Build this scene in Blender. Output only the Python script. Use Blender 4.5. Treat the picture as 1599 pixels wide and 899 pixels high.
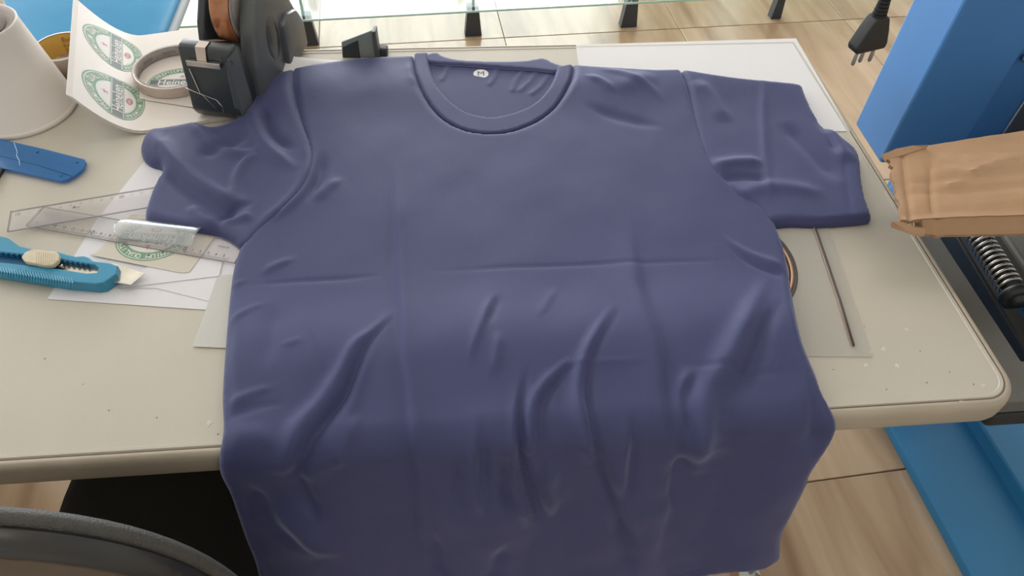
import bpy, bmesh, math, random
import numpy as np
from mathutils import Matrix, Vector
from mathutils.geometry import delaunay_2d_cdt
random.seed(7)
S = bpy.context.scene
for o in list(bpy.data.objects): bpy.data.objects.remove(o)
COL = S.collection

# ------------------------------------------------------------------ camera
FPX, H = 1150.0, 1.30
RW = np.array([[0.99559122, 0.04655604, -0.08142882],
               [-0.0883753, 0.75648853, -0.64800841],
               [0.03143126, 0.65234779, 0.75726775]])
cam_d = bpy.data.cameras.new('camera'); cam = bpy.data.objects.new('camera', cam_d); COL.objects.link(cam)
cam_d.sensor_width = 36; cam_d.lens = FPX / 1599 * 36; cam_d.clip_start = 0.02
M4 = Matrix.Identity(4)
for i in range(3):
    for j in range(3): M4[i][j] = RW[i][j]
M4[2][3] = H
cam.matrix_world = M4
S.camera = cam
S.view_settings.view_transform = 'Standard'; S.view_settings.look = 'None'
S.view_settings.gamma = 1; S.view_settings.use_curve_mapping = False
S.view_settings.exposure = -0.75

# ------------------------------------------------------------------ world, lights
wd = bpy.data.worlds.new('sky'); S.world = wd; wd.use_nodes = True
wd.node_tree.nodes['Background'].inputs[0].default_value = (0.86, 0.93, 1, 1)
wd.node_tree.nodes['Background'].inputs[1].default_value = 3.0

def area(name, loc, target, sx, sy, power, color):
    l = bpy.data.lights.new(name, 'AREA'); l.shape = 'RECTANGLE'; l.size = sx; l.size_y = sy
    l.energy = power; l.color = color
    o = bpy.data.objects.new(name, l); COL.objects.link(o); o.location = loc
    o.rotation_euler = (Vector(target) - Vector(loc)).to_track_quat('-Z', 'Y').to_euler()
    return o
area('daylight_shopfront', (-0.9, 5.35, 1.35), (-0.9, 0, 1.35), 4.6, 2.4, 330, (0.93, 0.97, 1.0))
area('daylight_side_window', (-2.9, 1.6, 1.7), (0, 1.0, 0.9), 2.2, 1.4, 34, (0.95, 0.97, 1.0))
area('ceiling_fill', (0.1, 0.9, 2.78), (0.1, 0.9, 0), 1.2, 0.6, 4, (1.0, 0.93, 0.84))  # added overhead fill above the desk, source out of view
area('ceiling_fill_rear', (0.4, -0.7, 2.78), (0.4, -0.7, 0), 1.2, 0.6, 2.5, (1.0, 0.92, 0.82))  # second added fill, overhead behind the camera

# ------------------------------------------------------------------ pixel helpers (1599 x 899 frame)
def ray(x, y): return RW @ np.array([(x - 799.5) / FPX, -(y - 449.5) / FPX, -1.0])
def atz(x, y, z):
    d = ray(x, y); t = (z - H) / d[2]; return np.array([d[0] * t, d[1] * t, z])
def aty(x, y, yy):
    d = ray(x, y); t = yy / d[1]; return np.array([d[0] * t, yy, H + d[2] * t])

# ------------------------------------------------------------------ materials
MATS = {}
def mat(name, col, rough=0.5, metal=0.0, var=0.0, vscale=20, bump=0.0, bscale=200, spec=0.5, sheen=0.0, coat=0.0, stretch=None, col2=None):
    m = bpy.data.materials.new(name); m.use_nodes = True; MATS[name] = m
    nt = m.node_tree; b = nt.nodes['Principled BSDF']
    b.inputs['Base Color'].default_value = (*col, 1); b.inputs['Roughness'].default_value = rough
    b.inputs['Metallic'].default_value = metal; b.inputs['Specular IOR Level'].default_value = spec
    if sheen: b.inputs['Sheen Weight'].default_value = sheen; b.inputs['Sheen Roughness'].default_value = 0.4
    if coat: b.inputs['Coat Weight'].default_value = coat; b.inputs['Coat Roughness'].default_value = 0.08
    tc = nt.nodes.new('ShaderNodeTexCoord'); src = tc.outputs['Object']
    if stretch:
        mp = nt.nodes.new('ShaderNodeMapping'); mp.inputs['Scale'].default_value = stretch
        nt.links.new(src, mp.inputs[0]); src = mp.outputs[0]
    n = nt.nodes.new('ShaderNodeTexNoise'); n.inputs['Scale'].default_value = vscale; n.inputs['Detail'].default_value = 5
    nt.links.new(src, n.inputs['Vector'])
    mx = nt.nodes.new('ShaderNodeMix'); mx.data_type = 'RGBA'
    c2 = col2 if col2 else tuple(max(0, c * (1 - var)) for c in col)
    mx.inputs[6].default_value = (*col, 1); mx.inputs[7].default_value = (*c2, 1)
    cr = nt.nodes.new('ShaderNodeMapRange'); cr.inputs[1].default_value = 0.35; cr.inputs[2].default_value = 0.65
    nt.links.new(n.outputs[0], cr.inputs[0]); nt.links.new(cr.outputs[0], mx.inputs[0]); nt.links.new(mx.outputs[2], b.inputs['Base Color'])
    if bump:
        n2 = nt.nodes.new('ShaderNodeTexNoise'); n2.inputs['Scale'].default_value = bscale; n2.inputs['Detail'].default_value = 3
        nt.links.new(tc.outputs['Object'], n2.inputs['Vector'])
        bp = nt.nodes.new('ShaderNodeBump'); bp.inputs['Strength'].default_value = bump; bp.inputs['Distance'].default_value = 0.002
        nt.links.new(n2.outputs[0], bp.inputs['Height']); nt.links.new(bp.outputs[0], b.inputs['Normal'])
    return m
def clear(name, tint=(1, 1, 1), milk=0.0, milkcol=(0.9, 0.9, 0.9), rough=0.05, refl=1.0):
    m = bpy.data.materials.new(name); m.use_nodes = True; MATS[name] = m
    nt = m.node_tree; nt.nodes.clear(); N = nt.nodes.new; L = nt.links.new
    out = N('ShaderNodeOutputMaterial'); tr = N('ShaderNodeBsdfTransparent'); tr.inputs[0].default_value = (*tint, 1)
    df = N('ShaderNodeBsdfPrincipled'); df.inputs['Base Color'].default_value = (*milkcol, 1); df.inputs['Roughness'].default_value = 0.4
    ns = N('ShaderNodeTexNoise'); ns.inputs['Scale'].default_value = 30
    mr = N('ShaderNodeMapRange'); mr.inputs[3].default_value = milk * 0.97; mr.inputs[4].default_value = min(1, milk * 1.03)
    L(ns.outputs[0], mr.inputs[0])
    m1 = N('ShaderNodeMixShader'); L(mr.outputs[0], m1.inputs[0]); L(tr.outputs[0], m1.inputs[1]); L(df.outputs[0], m1.inputs[2])
    gl = N('ShaderNodeBsdfGlossy'); gl.inputs['Roughness'].default_value = rough
    fr = N('ShaderNodeFresnel'); fr.inputs[0].default_value = 1.5
    mu = N('ShaderNodeMath'); mu.operation = 'MULTIPLY'; mu.inputs[1].default_value = refl; L(fr.outputs[0], mu.inputs[0])
    ge = N('ShaderNodeNewGeometry'); iv = N('ShaderNodeMath'); iv.operation = 'SUBTRACT'; iv.inputs[0].default_value = 1; L(ge.outputs['Backfacing'], iv.inputs[1])
    mb = N('ShaderNodeMath'); mb.operation = 'MULTIPLY'; L(mu.outputs[0], mb.inputs[0]); L(iv.outputs[0], mb.inputs[1]); mu = mb
    m2 = N('ShaderNodeMixShader'); L(mu.outputs[0], m2.inputs[0]); L(m1.outputs[0], m2.inputs[1]); L(gl.outputs[0], m2.inputs[2])
    L(m2.outputs[0], out.inputs[0]); return m

def shirt_material():
    m = mat('navy_cotton', (0.047, 0.053, 0.142), 0.60, sheen=0.5, spec=0.35, bump=0.25, bscale=1400)
    nt = m.node_tree; b = nt.nodes['Principled BSDF']
    b.inputs['Sheen Tint'].default_value = (0.6, 0.65, 0.9, 1)
    return m
shirt_material()
mat('wall_paint', (0.78, 0.76, 0.72), 0.8, var=0.03, vscale=3)
mat('ceiling_paint', (0.85, 0.85, 0.83), 0.9, var=0.02, vscale=3)
mat('desk_laminate', (0.56, 0.52, 0.435), 0.42, var=0.06, vscale=7, bump=0.05, bscale=600)
mat('desk_edge', (0.46, 0.40, 0.31), 0.45, var=0.12, vscale=12)
mat('desk_groove', (0.16, 0.12, 0.09), 0.7)
mat('scuff', (0.66, 0.63, 0.56), 0.6, var=0.1, vscale=60)
mat('scuff_dark', (0.2, 0.17, 0.14), 0.6)
mat('desk_steel', (0.2, 0.2, 0.2), 0.4, 0.6)
mat('paper', (0.78, 0.77, 0.77), 0.75, var=0.015, vscale=6)
mat('paper_cool', (0.74, 0.73, 0.75), 0.75, var=0.015, vscale=6)
mat('paper_warm', (0.78, 0.72, 0.66), 0.45, var=0.02, vscale=6)
mat('card_cream', (0.62, 0.57, 0.48), 0.6, var=0.03, vscale=10)
clear('tracing_paper', (0.97, 0.97, 0.96), 0.5, (0.66, 0.63, 0.56), 0.4, 0.4)
clear('tracing_paper_dense', (0.97, 0.97, 0.96), 0.7, (0.72, 0.71, 0.66), 0.35, 0.4)
mat('print_green', (0.17, 0.33, 0.20), 0.5, var=0.12, vscale=80)
mat('print_light', (0.62, 0.68, 0.60), 0.5)
mat('print_white', (0.74, 0.70, 0.66), 0.5)
mat('print_dark', (0.13, 0.16, 0.15), 0.5, var=0.2, vscale=80)
mat('print_red', (0.50, 0.24, 0.25), 0.5)
mat('cup_white', (0.82, 0.76, 0.70), 0.45, var=0.02, vscale=12)
mat('cup_plastic', (0.68, 0.62, 0.64), 0.35, var=0.05, vscale=20)
mat('ink_black', (0.02, 0.02, 0.02), 0.5)
mat('ink_grey', (0.16, 0.15, 0.15), 0.5)
mat('ink_red', (0.6, 0.1, 0.06), 0.5)
mat('roll_yellow', (0.78, 0.50, 0.13), 0.6, var=0.08, vscale=30)
mat('roll_brown', (0.42, 0.33, 0.26), 0.5, var=0.1, vscale=40)
mat('ink_brown', (0.3, 0.17, 0.05), 0.6)
mat('core_grey', (0.45, 0.40, 0.38), 0.7, var=0.2, vscale=90)
mat('tape_clear', (0.62, 0.50, 0.42), 0.18, var=0.12, vscale=30, coat=0.6)
mat('tape_copper', (0.50, 0.19, 0.07), 0.2, 0.2, var=0.35, vscale=60, coat=0.8)
mat('dispenser_plastic', (0.035, 0.043, 0.048), 0.28, var=0.15, vscale=25, spec=0.6)
mat('dispenser_grey', (0.10, 0.108, 0.11), 0.35, var=0.1, vscale=25)
mat('steel', (0.62, 0.60, 0.56), 0.25, 0.95, var=0.2, vscale=60)
mat('blade_steel', (0.75, 0.72, 0.62), 0.22, 0.85, var=0.25, vscale=45)
mat('cutter_blue', (0.04, 0.29, 0.46), 0.38, var=0.08, vscale=30)
mat('cutter_dark', (0.015, 0.10, 0.22), 0.4)
mat('cutter_cream', (0.66, 0.58, 0.42), 0.5, var=0.12, vscale=120)
clear('ruler_clear', (0.975, 0.97, 0.97), 0.13, (0.80, 0.77, 0.78), 0.04, 0.9)
clear('ruler_rim', (0.8, 0.78, 0.79), 0.55, (0.52, 0.48, 0.49), 0.1, 1.2)
clear('clear_film', (0.98, 0.99, 0.99), 0.12, (0.9, 0.96, 0.97), 0.16, 2.2)
clear('ruler_blue', (0.12, 0.48, 0.88), 0.45, (0.03, 0.28, 0.62), 0.06)
mat('crack_white', (0.45, 0.68, 0.85), 0.4)
clear('showcase_glass', (0.93, 0.97, 0.95), 0.02, (0.8, 0.9, 0.88), 0.02)
mat('glass_edge', (0.50, 0.74, 0.66), 0.2, var=0.1, vscale=20)
mat('foot_black', (0.045, 0.05, 0.06), 0.4, var=0.1, vscale=30)
mat('press_blue', (0.085, 0.275, 0.64), 0.38, var=0.10, vscale=5, bump=0.03, bscale=90)
mat('press_blue_base', (0.035, 0.215, 0.43), 0.42, var=0.10, vscale=6)
mat('press_grey', (0.17, 0.17, 0.155), 0.42, 0.3, var=0.15, vscale=14)
mat('press_dark', (0.035, 0.038, 0.04), 0.4, 0.3, var=0.2, vscale=30)
mat('rubber', (0.018, 0.018, 0.018), 0.6, var=0.1)
mat('plug_black', (0.02, 0.021, 0.02), 0.5, var=0.2, vscale=60)
mat('cardboard', (0.47, 0.29, 0.165), 0.8, var=0.10, vscale=9, bump=0.25, bscale=70)
mat('cardboard_edge', (0.36, 0.23, 0.14), 0.9, var=0.3, vscale=80)
mat('chair_fabric', (0.012, 0.0115, 0.010), 0.85, var=0.1, vscale=60, bump=0.3, bscale=700)
mat('chair_leather', (0.075, 0.073, 0.068), 0.42, var=0.15, vscale=160, bump=0.55, bscale=800)
mat('chair_shell', (0.03, 0.029, 0.028), 0.28, var=0.1)
mat('chair_back_panel', (0.12, 0.092, 0.072), 0.55, var=0.1, vscale=20)
mat('stool_blue', (0.05, 0.30, 0.54), 0.55, var=0.08, vscale=12)
mat('stool_piping', (0.40, 0.45, 0.47), 0.5)
mat('disc_dark', (0.065, 0.052, 0.045), 0.35, var=0.15)
mat('disc_copper', (0.72, 0.42, 0.26), 0.3, 0.7)
mat('wire_dark', (0.09, 0.075, 0.07), 0.4, 0.5)
mat('wire_pink', (0.50, 0.34, 0.28), 0.5)
mat('label_white', (0.72, 0.72, 0.74), 0.5)
mat('thread', (0.06, 0.07, 0.16), 0.7)
mat('pin_grey', (0.30, 0.27, 0.24), 0.4, 0.3)
mat('grout', (0.25, 0.165, 0.11), 0.9)
mat('frame_dark', (0.1, 0.1, 0.1), 0.4)
mat('fill_panel_body', (0.8, 0.8, 0.8), 0.5)
lm = mat('fill_panel_glow', (0.9, 0.9, 0.85), 0.5); lb = lm.node_tree.nodes['Principled BSDF']  # emissive face of the added ceiling panel
lb.inputs['Emission Color'].default_value = (1, 0.95, 0.88, 1); lb.inputs['Emission Strength'].default_value = 2
mat('sandal_pale', (0.50, 0.53, 0.46), 0.6)
mat('sandal_brown', (0.32, 0.15, 0.06), 0.6)

def tile_material():
    m = bpy.data.materials.new('wood_look_tile'); m.use_nodes = True; MATS['wood_look_tile'] = m
    nt = m.node_tree; N = nt.nodes.new; L = nt.links.new; b = nt.nodes['Principled BSDF']
    tc = N('ShaderNodeTexCoord'); oi = N('ShaderNodeObjectInfo')
    ad = N('ShaderNodeVectorMath'); ad.operation = 'ADD'; sc = N('ShaderNodeVectorMath'); sc.operation = 'SCALE'; sc.inputs[3].default_value = 17
    cb = N('ShaderNodeCombineXYZ'); L(oi.outputs['Random'], cb.inputs[0]); L(oi.outputs['Random'], cb.inputs[1]); L(cb.outputs[0], sc.inputs[0])
    L(tc.outputs['Object'], ad.inputs[0]); L(sc.outputs[0], ad.inputs[1])
    mp = N('ShaderNodeMapping'); mp.inputs['Rotation'].default_value = (0, 0, math.radians(14)); mp.inputs['Scale'].default_value = (9, 1.1, 1)
    L(ad.outputs[0], mp.inputs[0])
    n = N('ShaderNodeTexNoise'); n.inputs['Scale'].default_value = 1.3; n.inputs['Detail'].default_value = 6; n.inputs['Distortion'].default_value = 0.6
    L(mp.outputs[0], n.inputs['Vector'])
    r = N('ShaderNodeValToRGB'); L(n.outputs[0], r.inputs[0]); e = r.color_ramp.elements
    e[0].position = 0.28; e[0].color = (0.30, 0.185, 0.105, 1); e[1].position = 0.68; e[1].color = (0.56, 0.41, 0.27, 1)
    x = e.new(0.48); x.color = (0.45, 0.31, 0.19, 1)
    L(r.outputs[0], b.inputs['Base Color']); b.inputs['Roughness'].default_value = 0.16; b.inputs['Specular IOR Level'].default_value = 0.6
tile_material()

# ------------------------------------------------------------------ object helpers
ROOT = {}
def empty(name, loc, label, cat, group=None):
    o = bpy.data.objects.new(name, None); o.empty_display_size = 0.02; o.location = loc; COL.objects.link(o)
    ROOT[o.name] = Vector(loc); o['label'] = label; o['category'] = cat
    if group: o['group'] = group
    return o
def tag(o, label=None, cat=None, group=None, kind=None):
    if label: o['label'] = label
    if cat: o['category'] = cat
    if group: o['group'] = group
    if kind: o['kind'] = kind
    return o
def rootof(p):
    while p.parent: p = p.parent
    return ROOT.get(p.name, Vector((0, 0, 0)))
def link(me, name, m, parent=None, smooth=False, label=None):
    o = bpy.data.objects.new(name, me)
    for mm in (m if isinstance(m, (list, tuple)) else [m]): me.materials.append(MATS[mm])
    if smooth:
        for p in me.polygons: p.use_smooth = True
    if parent:
        r = rootof(parent)
        if r.length: me.transform(Matrix.Translation(-r))
    COL.objects.link(o)
    if parent: o.parent = parent
    else:
        # put the origin of a one-mesh thing at its base centre
        v = [x.co for x in me.vertices]
        c = Vector((sum(x.x for x in v) / len(v), sum(x.y for x in v) / len(v), min(x.z for x in v)))
        me.transform(Matrix.Translation(-c)); o.location = c; ROOT[o.name] = c
    if label: o['label'] = label
    return o
def mesh(name, V, F, m, parent=None, smooth=False, label=None, idx=None):
    me = bpy.data.meshes.new(name); me.from_pydata([tuple(map(float, v)) for v in V], [], F); 
    o = link(me, name, m, parent, smooth, label)
    if idx:
        for p, k in zip(me.polygons, idx): p.material_index = k
    me.update(); return o
def frombm(bm, name, m, parent=None, smooth=False, label=None):
    bmesh.ops.recalc_face_normals(bm, faces=bm.faces)
    me = bpy.data.meshes.new(name); bm.to_mesh(me); bm.free(); return link(me, name, m, parent, smooth, label)
def bevel(bm, w, seg=2, edges=None):
    if w > 0: bmesh.ops.bevel(bm, geom=edges or bm.edges[:], offset=w, segments=seg, affect='EDGES', profile=0.5)
def box_bm(x0, x1, y0, y1, z0, z1, bv=0.0, seg=2, bm=None, M=None):
    b2 = bmesh.new(); vs = [b2.verts.new((x, y, z)) for x in (x0, x1) for y in (y0, y1) for z in (z0, z1)]
    for f in ((0, 1, 3, 2), (4, 6, 7, 5), (0, 4, 5, 1), (2, 3, 7, 6), (0, 2, 6, 4), (1, 5, 7, 3)): b2.faces.new([vs[i] for i in f])
    bevel(b2, bv, seg)
    if M is not None: b2.transform(M)
    if bm is None: return b2
    me = bpy.data.meshes.new('t'); b2.to_mesh(me); b2.free(); bm.from_mesh(me); bpy.data.meshes.remove(me); return bm
def prism_bm(poly, axis, a, b, bv=0.0, seg=2, M=None):
    """poly of 2D points extruded along axis between a and b"""
    bm = bmesh.new(); n = len(poly)
    def P(p, t): return {'x': (t, p[0], p[1]), 'y': (p[0], t, p[1]), 'z': (p[0], p[1], t)}[axis]
    A = [bm.verts.new(P(p, a)) for p in poly]; B = [bm.verts.new(P(p, b)) for p in poly]
    bm.faces.new(A); bm.faces.new(B[::-1])
    for i in range(n): bm.faces.new((A[i], B[i], B[(i + 1) % n], A[(i + 1) % n]))
    bmesh.ops.recalc_face_normals(bm, faces=bm.faces)
    bevel(bm, bv, seg)
    if M is not None: bm.transform(M)
    return bm
def tube_data(pts, r, n=8, closed=False, cap=True):
    pts = [Vector(p) for p in pts]; V = []; F = []; N = len(pts); up = None
    for i, p in enumerate(pts):
        if closed: t = pts[(i + 1) % N] - pts[i - 1]
        else: t = pts[min(i + 1, N - 1)] - pts[max(i - 1, 0)]
        t.normalize()
        if up is None: up = t.orthogonal().normalized()
        u = (up - t * up.dot(t)).normalized(); up = u; w = t.cross(u)
        rr = r[i] if isinstance(r, (list, tuple)) else r
        for k in range(n):
            a = 2 * math.pi * k / n; V.append(p + (u * math.cos(a) + w * math.sin(a)) * rr)
    for i in range(N if closed else N - 1):
        j = (i + 1) % N
        for k in range(n): F.append((i * n + k, i * n + (k + 1) % n, j * n + (k + 1) % n, j * n + k))
    if cap and not closed:
        F.append(tuple(range(n))[::-1]); F.append(tuple((N - 1) * n + k for k in range(n)))
    return V, F
def tube(name, pts, r, m, parent=None, n=8, closed=False, label=None):
    V, F = tube_data(pts, r, n, closed); return mesh(name, V, F, m, parent, True, label)
def lathe(name, prof, c, m, parent=None, n=48, smooth=True, M=None, label=None):
    """closed or open profile [(r,z)] turned about the vertical through c"""
    V = []; F = []; k = len(prof)
    for i in range(n):
        a = 2 * math.pi * i / n
        for r, z in prof: V.append(Vector((r * math.cos(a), r * math.sin(a), z)))
    for i in range(n):
        for j in range(k - 1):
            F.append((i * k + j, ((i + 1) % n) * k + j, ((i + 1) % n) * k + j + 1, i * k + j + 1))
    if M is not None: V = [M @ v for v in V]
    V = [v + Vector(c) for v in V]
    bm = bmesh.new(); bv = [bm.verts.new(v) for v in V]
    for f in F: bm.faces.new([bv[i] for i in f])
    bmesh.ops.remove_doubles(bm, verts=bm.verts, dist=1e-6)
    bm.normal_update()
    o = frombm(bm, name, m, parent, smooth, label)
    return o
def shade_auto(o, ang=35):
    me = o.data
    bm = bmesh.new(); bm.from_mesh(me)
    for e in bm.edges:
        if len(e.link_faces) == 2 and e.calc_face_angle(0) > math.radians(ang): e.smooth = False
    for f in bm.faces: f.smooth = True
    bm.to_mesh(me); bm.free()

TXT = {}
def text2d(s, size, bold=0.0):
    """flat triangulated lettering centred at the origin: (verts2d, faces)"""
    key = (s, bold)
    if key not in TXT:
        cu = bpy.data.curves.new('t', 'FONT'); cu.body = s; cu.size = 1; cu.resolution_u = 3; cu.offset = bold
        o = bpy.data.objects.new('t', cu); COL.objects.link(o)
        dg = bpy.context.evaluated_depsgraph_get(); me = bpy.data.meshes.new_from_object(o.evaluated_get(dg))
        v = np.array([[x.co.x, x.co.y] for x in me.vertices]) if len(me.vertices) else np.zeros((0, 2)); f = [tuple(p.vertices) for p in me.polygons]
        if len(v): v = v - (v.max(0) + v.min(0)) / 2
        bpy.data.objects.remove(o); bpy.data.curves.remove(cu); bpy.data.meshes.remove(me); TXT[key] = (v, f)
    v, f = TXT[key]; return v * size, f
def put2d(vf, cx=0, cy=0, rot=0, sx=1, sy=1):
    v, f = vf
    if len(v) == 0: return v, f
    c, s = math.cos(rot), math.sin(rot); v = v * np.array([sx, sy])
    return np.stack([v[:, 0] * c - v[:, 1] * s + cx, v[:, 0] * s + v[:, 1] * c + cy], 1), f
def ring2d(rx, ry, n=48, inner=0.0, steps=6, cx=0, cy=0):
    V = []; F = []
    for j in range(steps + 1):
        q = inner + (1 - inner) * j / steps
        for i in range(n): a = 2 * math.pi * i / n; V.append((cx + rx * q * math.cos(a), cy + ry * q * math.sin(a)))
    for j in range(steps):
        for i in range(n): F.append((j * n + i, j * n + (i + 1) % n, (j + 1) * n + (i + 1) % n, (j + 1) * n + i))
    return np.array(V), F
def rect2d(x0, x1, y0, y1, nx=10, ny=3):
    V = [(x0 + (x1 - x0) * i / nx, y0 + (y1 - y0) * j / ny) for j in range(ny + 1) for i in range(nx + 1)]
    F = [(j * (nx + 1) + i, j * (nx + 1) + i + 1, (j + 1) * (nx + 1) + i + 1, (j + 1) * (nx + 1) + i) for j in range(ny) for i in range(nx)]
    return np.array(V), F
def decal(name, layers, fn, parent, label=None):
    """layers: [(verts2d, faces, material, level)]; fn(u, v, level) -> 3D point"""
    V = []; F = []; idx = []; ms = []
    for (v, f), m, lev in layers:
        if m not in ms: ms.append(m)
        b = len(V)
        V += [fn(p[0], p[1], lev) for p in v]; F += [tuple(i + b for i in q) for q in f]; idx += [ms.index(m)] * len(f)
    return mesh(name, V, F, ms, parent, False, label, idx)
def emblem_layers(s=1.0):
    """oval beer-label emblem: green rings with lettering, star, dark name banner; half size 1 x 0.76"""
    L = [(ring2d(1.0, .78), 'print_green', 0), (ring2d(.965, .745, inner=.97, steps=1), 'print_light', 1),
         (ring2d(.70, .50), 'print_light', 1), (ring2d(.66, .46), 'print_white', 2)]
    def arc(txt, r_x, r_y, a0, a1, size, flip):
        for k, ch in enumerate(txt):
            a = a0 + (a1 - a0) * k / (len(txt) - 1)
            tang = math.atan2(r_y * math.cos(a), -r_x * math.sin(a))
            rot = tang + (math.pi if not flip else 0)
            if ch != ' ': L.append((put2d(text2d(ch, size, .02), r_x * math.cos(a), r_y * math.sin(a), rot), 'print_white', 2))
    arc('PREMIUM QUALITY', .835, .625, math.radians(155), math.radians(25), .19, False)
    arc('PREMIUM QUALITY', .835, .625, math.radians(205), math.radians(335), .17, True)
    st = [(math.cos(math.pi / 2 + i * math.pi / 5) * (.11 if i % 2 == 0 else .045), .30 + math.sin(math.pi / 2 + i * math.pi / 5) * (.11 if i % 2 == 0 else .045)) for i in range(10)]
    L.append(((np.array(st + [(0, .30)]), [(i, (i + 1) % 10, 10) for i in range(10)]), 'print_red', 3))
    L.append((rect2d(-.93, .93, -.17, .17), 'print_dark', 3)); L.append((rect2d(-.93, .93, -.155, -.135), 'print_light', 4)); L.append((rect2d(-.93, .93, .135, .155), 'print_light', 4))
    L.append((put2d(text2d('Heineken', .36, .012), 0, .0), 'print_white', 4))
    L.append((ring2d(.17, .10, 20, .45, 2, 0, -.31), 'print_red', 3)); L.append((rect2d(-.02, .02, -.40, -.22, 1, 1), 'print_red', 4))
    return [((v * s, f), m, l) for (v, f), m, l in L]

# ================================================================== room (slightly turned like the tile joints)
TH = math.radians(3.6); CT, ST = math.cos(TH), math.sin(TH)
RM = Matrix.Rotation(TH, 4, 'Z')
PX0, PY0 = 0.810, 2.235        # a tile corner seen in the photograph
def rot(x, y): return (x * CT - y * ST, x * ST + y * CT)
def wall(name, x0, x1, y0, y1, z0, z1, m='wall_paint', kind='structure'):
    bm = box_bm(x0, x1, y0, y1, z0, z1); bm.transform(RM); return tag(frombm(bm, name, m), kind=kind)
floor = wall('floor', -3.6, 3.6, -2.0, 5.9, -0.06, -0.0035, 'grout')
# tiles: 60 x 82 cm slabs with open joints, each a part of the floor
tb = box_bm(-.2988, .2988, -.4073, .4073, -.010, 0, .0012, 1)
bmesh.ops.recalc_face_normals(tb, faces=tb.faces); tme = bpy.data.meshes.new('tile'); tb.to_mesh(tme); tb.free(); tme.materials.append(MATS['wood_look_tile'])
ang_t = TH
for i in range(-7, 5):
    for j in range(-5, 5):
        lx, ly = (i + .5) * .60, (j + .5) * .818
        x = PX0 + lx * CT - ly * ST; y = PY0 + lx * ST + ly * CT
        ux, uy = x * CT + y * ST, -x * ST + y * CT
        if not (-3.25 < ux < 3.25 and -1.6 < uy < 5.3): continue
        o = bpy.data.objects.new('tile', tme); COL.objects.link(o)
        o.parent = floor; o.location = Vector((x, y, 0)) - floor.location; o.rotation_euler.z = ang_t
wall('ceiling', -3.4, 3.4, -1.8, 5.7, 2.86, 2.92, 'ceiling_paint')
wall('wall_right', 3.3, 3.4, -1.8, 5.7, 0, 2.86)
wall('wall_front', -3.4, 3.4, -1.9, -1.8, 0, 2.86)
bm = bmesh.new()
for a in ((-3.4, -3.3, -1.8, 5.7, 0, .9), (-3.4, -3.3, -1.8, 5.7, 2.5, 2.86), (-3.4, -3.3, -1.8, .5, .9, 2.5), (-3.4, -3.3, 2.8, 5.7, .9, 2.5)): box_bm(*a, bm=bm)
bm.transform(RM); tag(frombm(bm, 'wall_left', 'wall_paint'), kind='structure')
bm = bmesh.new()
for a in ((-3.3, -3.15, 5.5, 5.6, 0, 2.86), (-3.15, 3.3, 5.5, 5.6, 2.62, 2.86), (1.72, 2.62, 5.5, 5.6, 0, 2.62), (2.95, 3.3, 5.5, 5.6, 0, 2.62)): box_bm(*a, bm=bm)
bm.transform(RM); tag(frombm(bm, 'wall_back', 'wall_paint'), kind='structure')
bm = bmesh.new()
for x in (-3.13, -1.55, 0.06, 1.68): box_bm(x - .025, x + .025, 5.52, 5.57, .0, 2.62, bm=bm)
box_bm(-3.13, 1.68, 5.52, 5.57, 2.56, 2.62, bm=bm)
bm.transform(RM); tag(frombm(bm, 'window_1', 'frame_dark'), kind='structure')

fill_panel = empty('ceiling_fill_panel', (0.1, 0.9, 2.80), 'added glowing ceiling panel above the desk, out of view', 'light')  # unseen panel, added to go with the overhead fill
frombm(box_bm(-.52, .72, .58, 1.22, 2.80, 2.86, .004), 'frame', 'fill_panel_body', fill_panel)
frombm(box_bm(-.49, .69, .61, 1.19, 2.792, 2.80, .002), 'diffuser', 'fill_panel_glow', fill_panel)

# ================================================================== desk
DZ = 0.75
def rrect(x0, x1, y0, y1, radii, n=8):
    """ccw rounded rectangle, radii for corners (x0y0, x1y0, x1y1, x0y1)"""
    P = []
    for (cx, cy, r, a0) in ((x0 + radii[0], y0 + radii[0], radii[0], 180), (x1 - radii[1], y0 + radii[1], radii[1], 270), (x1 - radii[2], y1 - radii[2], radii[2], 0), (x0 + radii[3], y1 - radii[3], radii[3], 90)):
        for k in range(n + 1):
            a = math.radians(a0 + 90 * k / n); P.append((cx + r * math.cos(a), cy + r * math.sin(a)))
    return P
desk = empty('desk', (-0.25, 0.61, 0), 'large beige laminate office desk under the navy shirt', 'desk')
DX0, DX1, DY0, DY1 = -1.02, 0.5075, 0.306, 0.9125
RAD = (.03, .034, .012, .012)
def inset(d): return rrect(DX0 + d, DX1 - d, DY0 + d, DY1 - d, tuple(max(.002, r - d) for r in RAD))
def ring_loft(levels, name, m, close_top=None):
    V = []; F = []; n = None
    for d, z in levels:
        P = inset(d); n = len(P); V += [(p[0], p[1], z) for p in P]
    for l in range(len(levels) - 1):
        for i in range(n): F.append((l * n + i, l * n + (i + 1) % n, (l + 1) * n + (i + 1) % n, (l + 1) * n + i))
    if close_top: F.append(tuple(range((len(levels) - 1) * n, len(levels) * n))); F.append(tuple(range(n))[::-1])
    return mesh(name, V, F, m, desk)
ring_loft([(.004, .722), (.004, DZ)], 'desktop', 'desk_laminate', True)
e = ring_loft([(.0045, .7215), (.001, .7235), (0, .727), (0, .742), (.0012, .7475), (.004, .7502), (.0068, .7507), (.0076, .7498)], 'edge_banding', 'desk_edge'); shade_auto(e, 60)
ring_loft([(.0076, .7498), (.0078, .7503), (.0088, .7503), (.009, .7498)], 'banding_joint', 'desk_groove')
ring_loft([(.0093, .7498), (.0098, .7508), (.0128, .7508), (.0135, .7498)], 'inner_lip', 'desk_laminate')
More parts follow.
